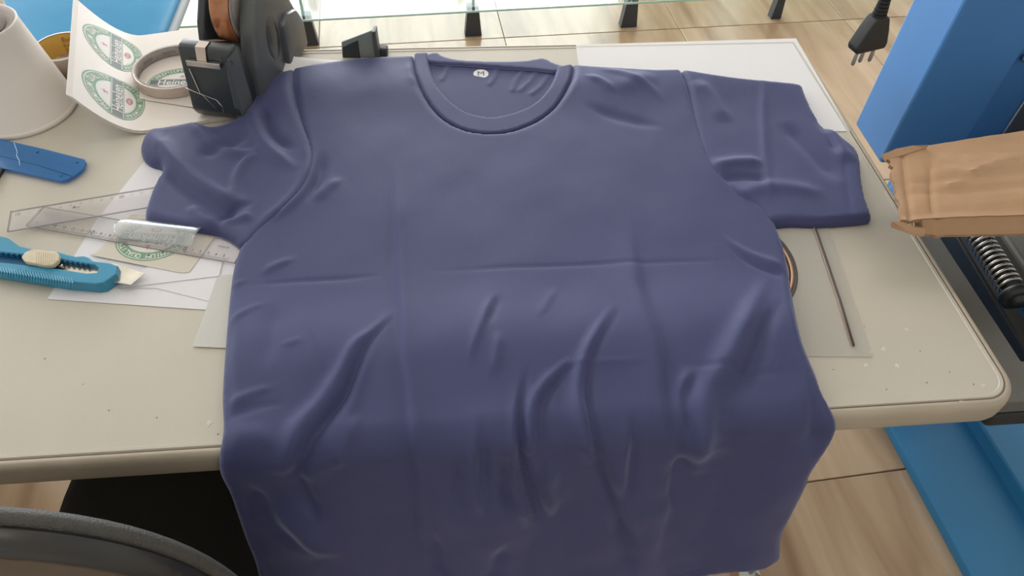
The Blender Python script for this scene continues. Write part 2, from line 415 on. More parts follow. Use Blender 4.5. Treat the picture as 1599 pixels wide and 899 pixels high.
for x in (-1.0, .26):
    frombm(box_bm(x, x + .04, .42, .86, .04, .722, .003), 'leg', 'desk_steel', desk)
    frombm(box_bm(x - .015, x + .055, .36, .88, .0, .04, .006), 'leg_foot', 'desk_steel', desk)
frombm(box_bm(-.96, .26, .80, .815, .40, .70, .002), 'modesty_panel', 'desk_laminate', desk)
# small nicks and glue marks on the top
rng = np.random.RandomState(3)
V = []; F = []
def speck(px, py, r, k=5):
    c = atz(px, py, DZ); b = len(V); V.append((c[0], c[1], DZ + .0004))
    for i in range(k):
        a = 2 * math.pi * i / k + rng.rand(); q = r * (0.5 + rng.rand()); V.append((c[0] + q * math.cos(a), c[1] + q * math.sin(a), DZ + .0002))
    for i in range(k): F.append((b, b + 1 + i, b + 1 + (i + 1) % k))
for p in ((1437, 548), (1301, 577), (1447, 597), (1483, 581), (245, 652), (170, 640), (340, 678), (1350, 510), (1384, 608), (1395, 627), (70, 560), (130, 600), (870, 84), (1520, 600)): speck(*p, .0008)
tag(mesh('scuff_mark', V, F, 'scuff_dark', desk, label='small dark nicks in the laminate'), kind='stuff')
V = []; F = []
for p in ((1360, 550), (1380, 545), (1535, 602), (1500, 628), (1400, 570), (1415, 515), (1352, 570), (326, 660)): speck(*p, .0028, 7)
tag(mesh('glue_mark', V, F, 'scuff', desk, label='pale glue smears near the right end'), kind='stuff')

# ================================================================== papers on the desk
def sheet(name, pix, z, m, label, cat='paper', group=None, th=.00025, parent=None, lift=None, sub=1):
    P = [atz(*p, z) for p in pix]; n = len(P)
    bm = bmesh.new(); vs = [bm.verts.new(p) for p in P]; f = bm.faces.new(vs); bm.normal_update()
    if f.normal.z < 0: bmesh.ops.reverse_faces(bm, faces=[f])
    r = bmesh.ops.extrude_face_region(bm, geom=bm.faces[:])
    for v in r['geom']:
        if isinstance(v, bmesh.types.BMVert): v.co.z += th
    o = frombm(bm, name, m, parent)
    if not parent: tag(o, label, cat, group)
    return o
sheet('paper_sheet', [(899, 70), (1243, 60), (1327, 205), (1150, 206), (915, 200)], .7505, 'paper', 'large white sheet at the far right corner behind the shirt')
sheet('paper_sheet', [(255, 215), (520, 260), (480, 470), (385, 488), (74, 467), (150, 345)], .7505, 'paper_cool', 'broad white sheet under the rulers and the cutter blade, left of the shirt')
sheet('paper_slip', [(186, 449), (346, 430), (420, 470), (345, 475), (245, 450)], .7510, 'paper_cool', 'narrow white paper slip right of the cutter blade, lowest corner pointing at the shirt')
sheet('paper_slip', [(186, 450), (342, 431), (350, 400), (240, 410)], .7516, 'paper_cool', 'white paper scrap just beyond the cutter blade tip')
sheet('tracing_sheet', [(301, 541), (340, 430), (470, 420), (470, 548)], .7513, 'tracing_paper_dense', 'translucent cream slip poking out left of the shirt body', 'paper')
sheet('tracing_sheet', [(1190, 345), (1290, 345), (1362, 557), (1230, 556)], .7506, 'tracing_paper', 'translucent sheet under the long thin wire, right of the shirt', 'paper')
# card with a printed emblem under the clear rulers
card = sheet('printed_card', [(150, 395), (205, 335), (360, 335), (296, 425), (282, 426), (140, 398)], .7522, 'card_cream', 'cream card with a green oval emblem, under the clear rulers', 'card')
ec = atz(238, 372, .7526); ea = math.radians(-8)
def card_map(u, v, l):
    u, v = -u * .036, -v * .040      # lies upside down
    return (ec[0] + u * math.cos(ea) - v * math.sin(ea), ec[1] + u * math.sin(ea) + v * math.cos(ea), .7526 + l * .00006)
decal('printed_emblem', emblem_layers(), card_map, card)

# curled stack of printed sheets
stack = empty('printed_sheet_stack', (-.36, .80, .7505), 'stack of white sheets with two oval emblems, left edge curling up', 'paper')
SO = np.array([-.358, .734]); sa = math.radians(14); SA = np.array([math.cos(sa), math.sin(sa)]); SB = np.array([-math.sin(sa), math.cos(sa)])
def zc(u):
    return 0 if u > .012 else 16.5 * (u - .012) ** 2
def stack_pt(u, v, z=.7515):
    q = SO + SA * u + SB * v
    skew = 0
    return (q[0], q[1], z + zc(u) + skew)
for k in range(4):
    V = []; F = []; nu, nv = 26, 6; z = .7507 + k * .0007; ins = .0012 * k
    u0, u1, v0, v1 = -.0475 - .0012 * (3 - k) , .165 - k * .001, -.002 + k * .0008, .2175
    for th in (0, .0003):
        for i in range(nu + 1):
            for j in range(nv + 1):
                u = u0 + (u1 - u0) * (i / nu) ** 1.3; V.append(stack_pt(u, v0 + (v1 - v0) * j / nv, z + th))
    n1 = (nu + 1) * (nv + 1)
    for i in range(nu):
        for j in range(nv):
            a = i * (nv + 1) + j; b = a + nv + 1
            F.append((a, a + 1, b + 1, b)); F.append((n1 + a, n1 + b, n1 + b + 1, n1 + a + 1))
    bd = [i * (nv + 1) for i in range(nu + 1)] + [nu * (nv + 1) + j for j in range(1, nv + 1)] + [i * (nv + 1) + nv for i in range(nu - 1, -1, -1)] + [j for j in range(nv - 1, 0, -1)]
    for a, b in zip(bd, bd[1:] + bd[:1]): F.append((a, b, n1 + b, n1 + a))
    sh = mesh('sheet', V, F, 'paper_warm', stack, True); shade_auto(sh, 50)
def em_stack(cu, cv):
    def fn(u, v, l): return stack_pt(cu - v * .034, cv + u * .041, .7531 + .0003 + l * .00012)
    return fn
decal('printed_emblem', emblem_layers(), em_stack(-.016, .056), stack)
decal('printed_emblem', emblem_layers(), em_stack(-.017, .160), stack)
# second sheet lying on the stack, with the third emblem
top2 = sheet('printed_sheet', [(190, 147), (232, 157), (330, 172), (345, 75), (262, 70)], .7541, 'paper_warm', 'loose white sheet with a green emblem inside the clear tape ring', 'paper')
e3 = atz(282, 128, .7545)
decal('printed_emblem', emblem_layers(), lambda u, v, l: (e3[0] + u * .040 , e3[1] + v * .040, .7545 + l * .00006), top2)

# white roll of paper behind the dispenser, edge curling up (paper sheet standing in a low arch)
V = []; F = []; nu, nv = 24, 10
c00, c01, c10, c11 = [np.array(atz(*p)) for p in ((402, 150, .7552), (409, 82, .776), (640, 150, .7512), (625, 96, .7535))]
for i in range(nu + 1):
    for j in range(nv + 1):
        a_ = i / nu; t = j / nv; p = (c00 * (1 - t) + c01 * t) * (1 - a_) + (c10 * (1 - t) + c11 * t) * a_
        z = .7512 + (.0248 * t ** 2 + .004 * (1 - t)) * (1 - a_) ** 1.6 + .0022 * t * a_
        V.append((p[0], p[1], z))
for i in range(nu):
    for j in range(nv):
        a = i * (nv + 1) + j; F.append((a, a + nv + 1, a + nv + 2, a + 1))
o = mesh('paper_sheet', V, F, 'paper', None, True); tag(o, 'white sheet arching up between the tape dispenser and the shirt shoulder', 'paper')
sm = o.modifiers.new('th', 'SOLIDIFY'); sm.thickness = .0004

# ================================================================== T-shirt
Z0 = DZ + 0.0045
TE, RR, BA = 0.3235, 0.020, math.radians(76)
ARC = RR * BA; YB = TE - RR * math.sin(BA); ZB = Z0 - RR * (1 - math.cos(BA))
DH = np.array([-math.cos(BA), -math.sin(BA)])
def px2st(x, y):
    p = atz(x, y, Z0)
    if p[1] >= TE: return (p[0], p[1])
    d = ray(x, y)
    # line plane: (Y,Z) = (YB,ZB)+q*DH
    A = np.array([[d[1], -DH[0]], [d[2], -DH[1]]]); b = np.array([YB, ZB - H]); t, q = np.linalg.solve(A, b)
    if q >= 0: return (d[0] * t, TE - ARC - q)
    fr = max(0, min(1, -q / (ARC))); return (p[0] * .5 + d[0] * t * .5, TE - ARC * (1 - fr) * 1.0)
def surf(s, t, h):
    s = np.asarray(s, float); t = np.asarray(t, float); h = np.asarray(h, float)
    a = np.clip((TE - t) / RR, 0, BA); q = np.clip(TE - ARC - t, 0, None)
    y = np.where(t >= TE, t, TE - RR * np.sin(a) + q * DH[0]); z = np.where(t >= TE, Z0, Z0 - RR * (1 - np.cos(a)) + q * DH[1])
    return np.stack([s, y - h * np.sin(a), z + h * np.cos(a)], -1)
def stp(pts): return np.array([px2st(*p) for p in pts])
def smoothpoly(P, n):
    """Catmull-Rom resample of an open polyline with n pieces per span"""
    P = np.asarray(P, float); Q = np.vstack([2 * P[0] - P[1], P, 2 * P[-1] - P[-2]]); out = []
    for i in range(len(P) - 1):
        p0, p1, p2, p3 = Q[i:i + 4]
        for k in range(n):
            t = k / n; out.append(.5 * (2 * p1 + (p2 - p0) * t + (2 * p0 - 5 * p1 + 4 * p2 - p3) * t * t + (3 * p1 - p0 - 3 * p2 + p3) * t ** 3))
    out.append(P[-1]); return np.array(out)
def dist_poly(X, P, closed=False):
    """distance, signed side, and running fraction along the polyline"""
    best = np.full(len(X), 1e9); side = np.zeros(len(X)); frac = np.zeros(len(X))
    Q = np.vstack([P, P[:1]]) if closed else P
    L = np.r_[0, np.cumsum(np.linalg.norm(np.diff(Q, axis=0), axis=1))]; T = L[-1]
    for i in range(len(Q) - 1):
        a, b = Q[i], Q[i + 1]; d = b - a; l2 = max(1e-12, d @ d); w = X - a
        t = np.clip((w @ d) / l2, 0, 1); e = w - t[:, None] * d; dd = np.hypot(e[:, 0], e[:, 1]); m = dd < best
        best[m] = dd[m]; side[m] = np.sign(d[0] * w[m, 1] - d[1] * w[m, 0]); frac[m] = (L[i] + t[m] * math.sqrt(l2)) / T
    return best, side, frac
RIDGES = []  # (kind, st polyline, width, amplitude)
def fold(kind, w, amp, *pts, n=5): RIDGES.append((kind, smoothpoly(stp(pts), n), w, amp))
# pressed creases left by the packaging
fold('step', .0020, .0026, (612, 255), (618, 330), (622, 440), (630, 560), (641, 660), (652, 770), (660, 900))
fold('step', .0035, -.0028, (984, 350), (992, 410), (1003, 480), (1030, 560), (1042, 640), (1049, 710), (1042, 780), (1026, 840), (1016, 910))
fold('ridge', .0022, -.0011, (368, 457), (440, 450), (520, 446), (620, 436))
fold('ridge', .0022, .0009, (840, 588), (920, 580), (1030, 576)); fold('ridge', .0025, -.0012, (1040, 582), (1120, 586), (1180, 592), (1260, 590))
fold('ridge', .002, -.0008, (620, 436), (760, 428), (980, 420), (1200, 415))
# strong diagonal folds
fold('taper', .0085, .0075, (622, 492), (585, 532), (558, 556), (536, 598), (508, 638), (474, 680), (446, 712), (436, 730)); fold('taper', .0046, -.0085, (618, 508), (580, 552), (559, 590), (541, 628), (510, 666), (478, 702), (452, 738)); fold('taper', .007, .0035, (600, 545), (570, 600), (548, 650), (515, 700), (490, 740))
fold('ridge', .0060, .0040, (520, 720), (545, 690), (570, 655))
fold('taper', .0165, .0125, (1195, 440), (1170, 490), (1143, 555), (1112, 620), (1088, 680), (1078, 715)); fold('taper', .0130, -.0105, (1215, 480), (1185, 530), (1160, 590), (1135, 640), (1110, 690))
fold('ridge', .006, .004, (1075, 580), (1060, 630), (1062, 680)); fold('ridge', .005, -.004, (1088, 590), (1072, 640), (1075, 690))
fold('taper', .0075, .0075, (955, 488), (920, 550), (905, 590), (905, 650), (920, 710)); fold('taper', .0052, -.0085, (970, 490), (935, 550), (918, 590), (920, 650), (935, 710), (960, 780), (985, 850))
fold('taper', .0065, .0060, (895, 570), (850, 610), (832, 660), (828, 700)); fold('taper', .0048, -.0060, (905, 576), (862, 615), (845, 660), (838, 700))
fold('ridge', .0036, .0026, (772, 462), (755, 510), (738, 560), (732, 590)); fold('ridge', .0030, -.0016, (782, 470), (768, 510), (758, 530))
fold('ridge', .0040, .0022, (778, 530), (775, 570), (765, 605)); fold('ridge', .0040, .0010, (870, 455), (850, 490), (835, 520))
fold('taper', .0035, -.0018, (480, 520), (498, 565), (514, 612)); fold('ridge', .003, .0010, (440, 558), (485, 546))
fold('taper', .0045, .0028, (445, 616), (400, 626), (358, 642)); fold('taper', .0045, -.0024, (460, 640), (410, 645), (358, 660)); fold('taper', .007, .0032, (450, 700), (405, 694), (358, 700))
fold('taper', .0036, .0024, (396, 445), (376, 451), (352, 462)); fold('taper', .0040, .0020, (430, 482), (395, 495), (355, 520)); fold('ridge', .008, -.0022, (430, 480), (430, 530), (420, 600))
fold('ridge', .005, -.003, (372, 480), (364, 560), (362, 640), (364, 700))
fold('taper', .0060, .0036, (1120, 372), (1160, 402), (1222, 428)); fold('taper', .0045, -.0030, (1130, 390), (1170, 420), (1225, 442))
# hanging folds
fold('taper', .0070, .0080, (806, 600), (798, 700), (812, 760), (832, 815)); fold('taper', .0052, -.0125, (824, 580), (812, 680), (822, 740), (842, 812))
fold('ridge', .0075, .0085, (862, 812), (856, 740), (868, 690))
fold('ridge', .006, .0055, (742, 660), (738, 720), (752, 790)); fold('ridge', .006, -.0055, (756, 660), (752, 720), (764, 780))
fold('ridge', .006, -.0055, (790, 680), (788, 740), (795, 800)); fold('ridge', .005, -.004, (720, 690), (715, 740), (728, 790))
fold('ridge', .0065, .005, (975, 640), (968, 700), (962, 770)); fold('ridge', .005, -.004, (988, 640), (982, 700), (975, 770))
fold('ridge', .012, -.009, (1068, 690), (1062, 740), (1055, 790)); fold('ridge', .010, .006, (1095, 640), (1085, 700), (1060, 770))
fold('ridge', .008, -.006, (455, 715), (480, 760), (500, 800)); fold('ridge', .016, .007, (400, 760), (440, 800), (500, 830), (560, 850))
fold('ridge', .009, -.006, (385, 740), (420, 790), (460, 830), (500, 850))
fold('ridge', .006, -.005, (680, 820), (686, 860), (694, 905)); fold('ridge', .008, -.005, (790, 830), (772, 870), (765, 905)); fold('ridge', .008, -.006, (950, 780), (975, 840), (985, 890))
fold('ridge', .010, -.006, (1290, 600), (1275, 650), (1262, 700)); 
# around the armholes and neck
fold('ridge', .0065, .0062, (480, 228), (486, 262), (474, 300), (450, 330), (420, 352), (392, 380)); fold('ridge', .0060, -.0040, (505, 240), (500, 285), (478, 330))
fold('ridge', .007, .003, (540, 285), (515, 300), (490, 325)); fold('ridge', .004, .002, (408, 440), (430, 425), (470, 410))
fold('ridge', .006, .0028, (640, 105), (648, 125), (650, 150)); fold('ridge', .0055, .0026, (905, 130), (935, 140), (965, 160)); fold('ridge', .006, .0026, (925, 120), (965, 128), (1010, 150), (1040, 175)); fold('ridge', .009, -.0030, (905, 170), (960, 190), (1040, 210))
fold('ridge', .014, .0030, (960, 160), (990, 140), (1030, 135))
rng2 = np.random.RandomState(11)
WV = [(rng2.randn(2) * 38, rng2.rand() * 6.28, rng2.rand()) for _ in range(14)] + [(rng2.randn(2) * 90, rng2.rand() * 6.28, rng2.rand() * .10) for _ in range(24)]
def cloth_h(X):
    h = np.zeros(len(X))
    for k, ph, a in WV: h += a * np.sin(X @ k + ph)
    h *= .00042
    flat = 1 / (1 + np.exp(-(X[:, 1] - TE) / .02)); h *= (1.0 + 1.2 * (1 - flat))
    # gentle swell before the desk edge, soft hollow below the collar
    s, t = X[:, 0], X[:, 1]
    h += .0095 * np.exp(-((t - .395) / .055) ** 2) * flat
    h += .0050 * np.exp(-((t - .80) / .045) ** 2)
    h += (1 - flat) * .006 * np.sin(s * 46 + .8) * np.clip((TE - t) / .1, 0, 1)
    for kind, P, w, amp in RIDGES:
        lo, hi = P.min(0) - 6 * w, P.max(0) + 6 * w
        m = np.all((X > lo) & (X < hi), 1)
        if not m.any(): continue
        d, sd, fr = dist_poly(X[m], P); ends = np.clip(np.minimum(fr, 1 - fr) * (5 if kind == 'step' else 2.8), 0, 1); ends = ends * ends * (3 - 2 * ends)
        if kind == 'ridge': h[m] += (amp * np.exp(-(d / (w * (.55 + .45 * ends))) ** 2) + .22 * amp * np.exp(-(d / (3 * w)) ** 2)) * ends
        elif kind == 'taper':
            ww = w * (.30 + .95 * fr); h[m] += amp * (.35 + .65 * fr) * np.exp(-(d / ww) ** 2) * np.clip(np.minimum(fr * 3, (1 - fr) * 6), 0, 1)
        else: h[m] += amp * sd * (1 - np.exp(-d / w)) * np.exp(-(d / (5 * w)) ** 2) * ends
    return h
def inside(X, P):
    c = np.zeros(len(X), bool); n = len(P)
    for i in range(n):
        a, b = P[i], P[i - 1]
        if a[1] == b[1]: continue
        m = ((a[1] > X[:, 1]) != (b[1] > X[:, 1])) & (X[:, 0] < (b[0] - a[0]) * (X[:, 1] - a[1]) / (b[1] - a[1]) + a[0]); c ^= m
    return c
def densify(P, d, closed=True):
    out = []; n = len(P)
    for i in range(n if closed else n - 1):
        a, b = P[i], P[(i + 1) % n]; k = max(1, int(np.linalg.norm(b - a) / d))
        for j in range(k): out.append(a + (b - a) * j / k)
    if not closed: out.append(P[-1])
    return np.array(out)
def cloth_panel(name, P, step, base, puff, roll, m, parent, extra=None, skirt=0.003, label=None, hfun=cloth_h):
    """fill the outline P (surface coordinates) with a triangulated relief; puff = height in the middle, roll = edge round-over"""
    P = densify(np.asarray(P), step * .8)
    lo, hi = P.min(0), P.max(0)
    gx = np.arange(lo[0], hi[0], step); gy = np.arange(lo[1], hi[1], step * .866)
    G = np.array([(x + (step / 2 if j % 2 else 0), y) for j, y in enumerate(gy) for x in gx])
    G = G[inside(G, P)]; d, _, _ = dist_poly(G, P, True); G = G[d > step * .55]
    A = np.vstack([P, G]); n = len(P)
    res = delaunay_2d_cdt([Vector(p) for p in A], [(i, (i + 1) % n) for i in range(n)], [], 1, 1e-7)
    V2 = np.array([list(v) for v in res[0]]); F = [tuple(f) for f in res[2]]
    orig = res[3]
    cen = np.array([V2[list(f)].mean(0) for f in F]); ok = inside(cen, P); F = [f for f, k in zip(F, ok) if k]
    d, _, _ = dist_poly(V2, P, True); q = np.clip(d / roll, 0, 1); prof = np.sqrt(np.clip(1 - (1 - q) ** 2, 0, 1))
    h = base + puff * prof + hfun(V2) * np.clip(d / (roll * 1.2), 0, 1)
    h = np.maximum(h, base * .5)
    if extra is not None: h = h + extra(V2)
    W = surf(V2[:, 0], V2[:, 1], h)
    # skirt round the outline, straight down to the layer below
    idx = {}
    for k, src in enumerate(orig):
        for s_ in src:
            if s_ < n: idx[s_] = k
    loop = [idx[i] for i in range(n) if i in idx]; nb = len(W)
    W2 = surf(V2[loop][:, 0], V2[loop][:, 1], np.full(len(loop), base - skirt)); W = np.vstack([W, W2])
    for i in range(len(loop)):
        j = (i + 1) % len(loop); F.append((loop[i], nb + i, nb + j, loop[j]))
    bm = bmesh.new(); vs = [bm.verts.new(w) for w in W]
    for f in F:
        try: bm.faces.new([vs[i] for i in f])
        except ValueError: pass
    bmesh.ops.recalc_face_normals(bm, faces=bm.faces)
    o = frombm(bm, name, m, parent, True, label); return o

shirt = empty('t_shirt', (0.08, 0.6, DZ), 'navy blue short-sleeved t-shirt spread over the desk, hem hanging off the front', 'shirt')
arm_l = smoothpoly(stp([(459, 114), (459, 150), (470, 195), (483, 235), (482, 270), (466, 305), (430, 342), (398, 368), (377, 392)]), 4)
arm_r = smoothpoly(stp([(1062, 117), (1076, 152), (1088, 195), (1104, 243), (1130, 285), (1168, 315), (1192, 333), (1208, 356)]), 4)
side_l = smoothpoly(stp([(377, 392), (367, 425), (361, 470), (355, 540), (350, 620), (345, 680), (342, 712), (347, 735), (362, 765), (374, 800), (386, 835), (400, 870), (408, 905), (414, 945)]), 4)
side_r = smoothpoly(stp([(1215, 866), (1218, 828), (1236, 790), (1256, 750), (1264, 728), (1284, 698), (1302, 664), (1292, 634), (1270, 588), (1250, 540), (1238, 485), (1230, 440), (1222, 395), (1208, 356)]), 4)
hem = smoothpoly(stp([(414, 945), (560, 965), (760, 965), (930, 945), (1020, 915), (1085, 896), (1150, 882), (1190, 878), (1215, 866)]), 3)
sh_l = smoothpoly(stp([(646, 93), (600, 95), (555, 98), (500, 106), (459, 114)]), 4)
sh_r = smoothpoly(stp([(1062, 117), (1010, 117), (950, 113), (893, 108)]), 4)
col_o = smoothpoly(stp([(893, 108), (892, 125), (886, 142), (866, 173), (837, 196), (800, 211), (762, 215), (724, 209), (692, 192), (669, 166), (652, 130), (646, 93)]), 5)
col_i = smoothpoly(stp([(868, 112), (866, 124), (856, 145), (837, 166), (809, 181), (771, 190), (743, 187), (722, 179), (700, 162), (682, 140), (672, 115), (668, 92)]), 5)
body_o = np.vstack([sh_l[:-1], arm_l[:-1], side_l[:-1], hem[:-1], side_r[:-1], arm_r[::-1][:-1], sh_r[:-1], col_o[:-1]])
# back layer seen inside the neck, and the back collar rib
back_pts = smoothpoly(stp([(668, 98), (690, 103), (730, 106), (790, 110), (840, 115), (869, 119)]), 4)
back_o = np.vstack([back_pts[:-1], smoothpoly(stp([(880, 120), (880, 150), (860, 180), (800, 205), (750, 203), (700, 180), (668, 140), (660, 105)]), 4)])
folds_in = [smoothpoly(stp(p), 4) for p in ([(836, 116), (828, 130), (812, 145)], [(855, 122), (845, 138), (830, 150)], [(775, 112), (772, 124), (765, 135)], [(700, 106), (695, 118), (690, 128)], [(815, 116), (805, 130), (800, 145)])]
def back_h(X):
    h = cloth_h(X) * .2
    for P in folds_in:
        d, sd, fr = dist_poly(X, P); h += .0014 * np.exp(-(d / .003) ** 2)
    return h
cloth_panel('back_panel', back_o, .003, .0012, .0012, .004, 'navy_cotton', shirt, skirt=.0012, hfun=back_h)
rib_top = smoothpoly(stp([(655, 92), (682, 87), (696, 94), (724, 99), (781, 101), (818, 100), (847, 96), (866, 104), (884, 109)]), 4)
rib_bot = smoothpoly(stp([(884, 114), (866, 120), (828, 116), (771, 112), (715, 108), (680, 106), (655, 100)]), 4)
cloth_panel('back_collar', np.vstack([rib_top, rib_bot]), .003, .0028, .0040, .005, 'navy_cotton', shirt, skirt=.005, hfun=lambda X: cloth_h(X) * .1)
# sleeves run a little way under the body edge
def offs(P, c, d):
    v = c - P; v /= np.linalg.norm(v, axis=1)[:, None]; return P + v * d
cb = px2st(790, 400)
sl_out = smoothpoly(stp([(459, 114), (430, 121), (404, 131), (396, 148), (392, 168), (382, 182), (358, 197), (332, 203), (318, 199), (304, 196), (286, 199), (262, 204), (240, 206), (228, 216), (221, 232), (224, 248), (236, 258), (252, 263), (256, 270), (246, 286), (234, 315), (228, 340), (238, 349), (268, 357), (305, 363), (338, 368), (358, 376), (377, 390)]), 3)
sleeve_l = np.vstack([sl_out, offs(arm_l[::-1], np.array(cb), .010)])
sr_out = smoothpoly(stp([(1062, 117), (1105, 124), (1150, 130), (1200, 135), (1247, 140), (1256, 154), (1264, 172), (1275, 190), (1290, 204), (1312, 220), (1332, 235), (1341, 252), (1344, 285), (1350, 315), (1359, 342), (1350, 347), (1320, 350), (1275, 353), (1238, 352), (1208, 354)]), 3)
sleeve_r = np.vstack([sr_out, offs(arm_r[::-1], np.array(cb), .010)])
def fold_set(*specs):
    R = [(smoothpoly(stp(p), 5), w, a) for w, a, p in specs]
    def f(X):
        h = np.zeros(len(X))
        for P, w, a in R:
            d, sd, fr = dist_poly(X, P); e = np.clip(np.minimum(fr, 1 - fr) * 5, 0, 1); h += a * np.exp(-(d / w) ** 2) * e
        return h
    return f
left_h = fold_set((.010, .010, [(238, 212), (262, 245), (300, 285), (345, 315), (400, 340)]), (.008, -.006, [(256, 268), (300, 305), (345, 335), (385, 360)]),
                  (.007, .006, [(300, 200), (340, 235), (372, 250), (410, 245)]), (.005, .005, [(372, 325), (372, 290), (388, 262), (410, 250)]), (.009, -.005, [(310, 250), (350, 240), (390, 215)]),
                  (.007, .006, [(395, 170), (402, 210), (420, 240), (465, 275)]), (.006, -.005, [(410, 180), (425, 215), (460, 245)]), (.006, .005, [(400, 345), (370, 352), (345, 350)]), (.005, -.004, [(340, 362), (365, 340), (400, 325)]),
                  (.0025, -.001, [(270, 205), (258, 235), (252, 262)]), (.006, .004, [(300, 330), (320, 350), (345, 362)]))
cloth_panel('sleeve', sleeve_l, .0034, .0012, .0080, .012, 'navy_cotton', shirt, extra=left_h, skirt=.0050)
right_h = fold_set((.004, .0022, [(1187, 135), (1188, 190), (1192, 260), (1200, 330)]), (.008, .005, [(1105, 270), (1150, 262), (1190, 262)]), (.007, -.004, [(1120, 290), (1160, 285), (1200, 290)]),
                   (.010, .004, [(1080, 140), (1105, 160), (1130, 200)]), (.006, -.005, [(1272, 188), (1290, 220), (1305, 250)]), (.008, .005, [(1285, 205), (1312, 245), (1330, 262)]), (.012, -.004, [(1220, 200), (1260, 240), (1310, 290)]), (.010, .003, [(1130, 320), (1200, 300), (1290, 310)]), (.0025, -.0010, [(1316, 235), (1318, 290), (1325, 345)]))
cloth_panel('sleeve', sleeve_r, .0034, .0012, .0075, .009, 'navy_cotton', shirt, extra=right_h, skirt=.0050)
arm_r_d = arm_r; neck_d = col_o
def body_extra(X):
    return np.zeros(len(X))
cloth_panel('body', body_o, .0032, .0040, .0042, .0075, 'navy_cotton', shirt, skirt=.008)
collar_o = np.vstack([col_o[:-1], stp([(648, 90)]), stp([(668, 89)]), col_i[::-1], stp([(886, 108)])])
cloth_panel('collar', collar_o, .0022, .0056, .0022, .0028, 'navy_cotton', shirt, skirt=.006, hfun=lambda X: cloth_h(X) * .35)
# stitching
def stitch(pts, h, r=.00045):
    P = smoothpoly(stp(pts), 6); hh = h + cloth_h(P) * .8
    tube('stitching', surf(P[:, 0], P[:, 1], hh), r, 'thread', shirt, 5)
stitch([(664, 107), (715, 110), (771, 114), (828, 118), (862, 122)], .0040)

# size label
lc = np.array(px2st(751, 118.5))
lab = decal('size_label', [(ring2d(.0098, .0098, 32), 'label_white', 0), (put2d(text2d('M', .0130, 0), sy=1.1), 'ink_black', 1)], lambda u, v, l: (lc[0] + u, lc[1] + v, Z0 + .0034 + l * .0002), shirt, 'round white label marked M')
lathe('label_backing', [(0, -.0012), (.0098, -.0012), (.0098, -.0001), (0, -.0001)], (lc[0], lc[1], Z0 + .0034), 'label_white', shirt, 32)

# ================================================================== right of the shirt: disc, wire
disc = empty('dark_disc', (.275, .495, DZ), 'dark round disc with a copper ring, mostly under the shirt side', 'disc')
lathe('plate', [(0, .0008), (.072, .0008), (.0735, .0012), (.078, .0012), (.0795, .0026), (.0805, .0024), (.0805, .0004), (0, .0004)], (.273, .492, DZ), 'disc_dark', disc, 72)
lathe('copper_ring', [(.0735, .0010), (.0735, .0022), (.0755, .0024), (.0768, .0022), (.0768, .0010), (.0735, .0010)], (.273, .492, DZ), 'disc_copper', disc, 72)
wp = [atz(1272, 352, .7525), atz(1290, 405, .7525), atz(1312, 470, .7525), atz(1333, 539, .7525)]
wp = [Vector((wp[0][0] - .004, wp[0][1] + .03, .7525))] + [Vector(p) for p in wp]
wr = empty('thin_wire', wp[2], 'long thin dark wire with a pink side, lying on the translucent sheet', 'wire')
tube('wire', wp, .0012, 'wire_dark', wr, 8); tube('pink_edge', [p + Vector((-.0016, 0, -.0003)) for p in wp], .0006, 'wire_pink', wr, 6)

# ================================================================== rulers
def ruler(name, p0, p1, width, side, z, th, body, label, start, marks, d0, step, r_up=1, ticks_on_far=True, reverse=False, notch=None):
    """p0->p1 runs along one long edge (3D points); width grows to the given side"""
    a = Vector(p0); b = Vector(p1); a.z = b.z = z; ax = (b - a).normalized(); L = (b - a).length; pr_ = Vector((-ax.y, ax.x, 0)) * side
    root = empty(name, (a + ax * L / 2), label, 'ruler')
    bm = prism_bm([(0, .0008), (.004, th), (width - .004, th), (width, .0008), (width, 0), (0, 0)], 'x', 0, L, .0002, 1)
    M = Matrix([[ax.x, pr_.x, 0, a.x], [ax.y, pr_.y, 0, a.y], [0, 0, 1, z], [0, 0, 0, 1]]); bm.transform(M)
    frombm(bm, 'blade', body, root)
    if body == 'ruler_clear':
        rb_ = bmesh.new()
        for q in ((0, L, 0, .0007), (0, L, width - .0007, width), (0, .0007, 0, width), (L - .0007, L, 0, width)): box_bm(q[0], q[1], q[2], q[3], -.0001, th + .0001 if q[1] - q[0] < .01 else .0011, bm=rb_)
        rb_.transform(M); frombm(rb_, 'polished_rim', 'ruler_rim', root)
    layers = []
    n = int((L - d0) / .001)
    for i in range(n + 1):
        ln = .0046 if i % 10 == 0 else (.0034 if i % 5 == 0 else .0022)
        w = .00030
        x = d0 + i * .001; y0 = .0006
        layers.append(((np.array([(x - w / 2, y0), (x + w / 2, y0), (x + w / 2, y0 + ln), (x - w / 2, y0 + ln)]), [(0, 1, 2, 3)]), 'ink_grey', 1))
    for k in range(int(L * 100) + 1):
        x = d0 + k * .01
        if x > L - .003: break
        num = start + k * step
        if num < 0 or num > 30: continue
        t = put2d(text2d(str(num), .0052 if num % 10 == 0 else .0034, .02 if num % 10 == 0 else 0), x, .0078, 0, 1, -1)
        layers.append((t, 'ink_grey', 1))
    decal('scale_marks', layers, lambda u, v, l: M @ Vector((u, v, th + .0001)), root)
    return root, M, L
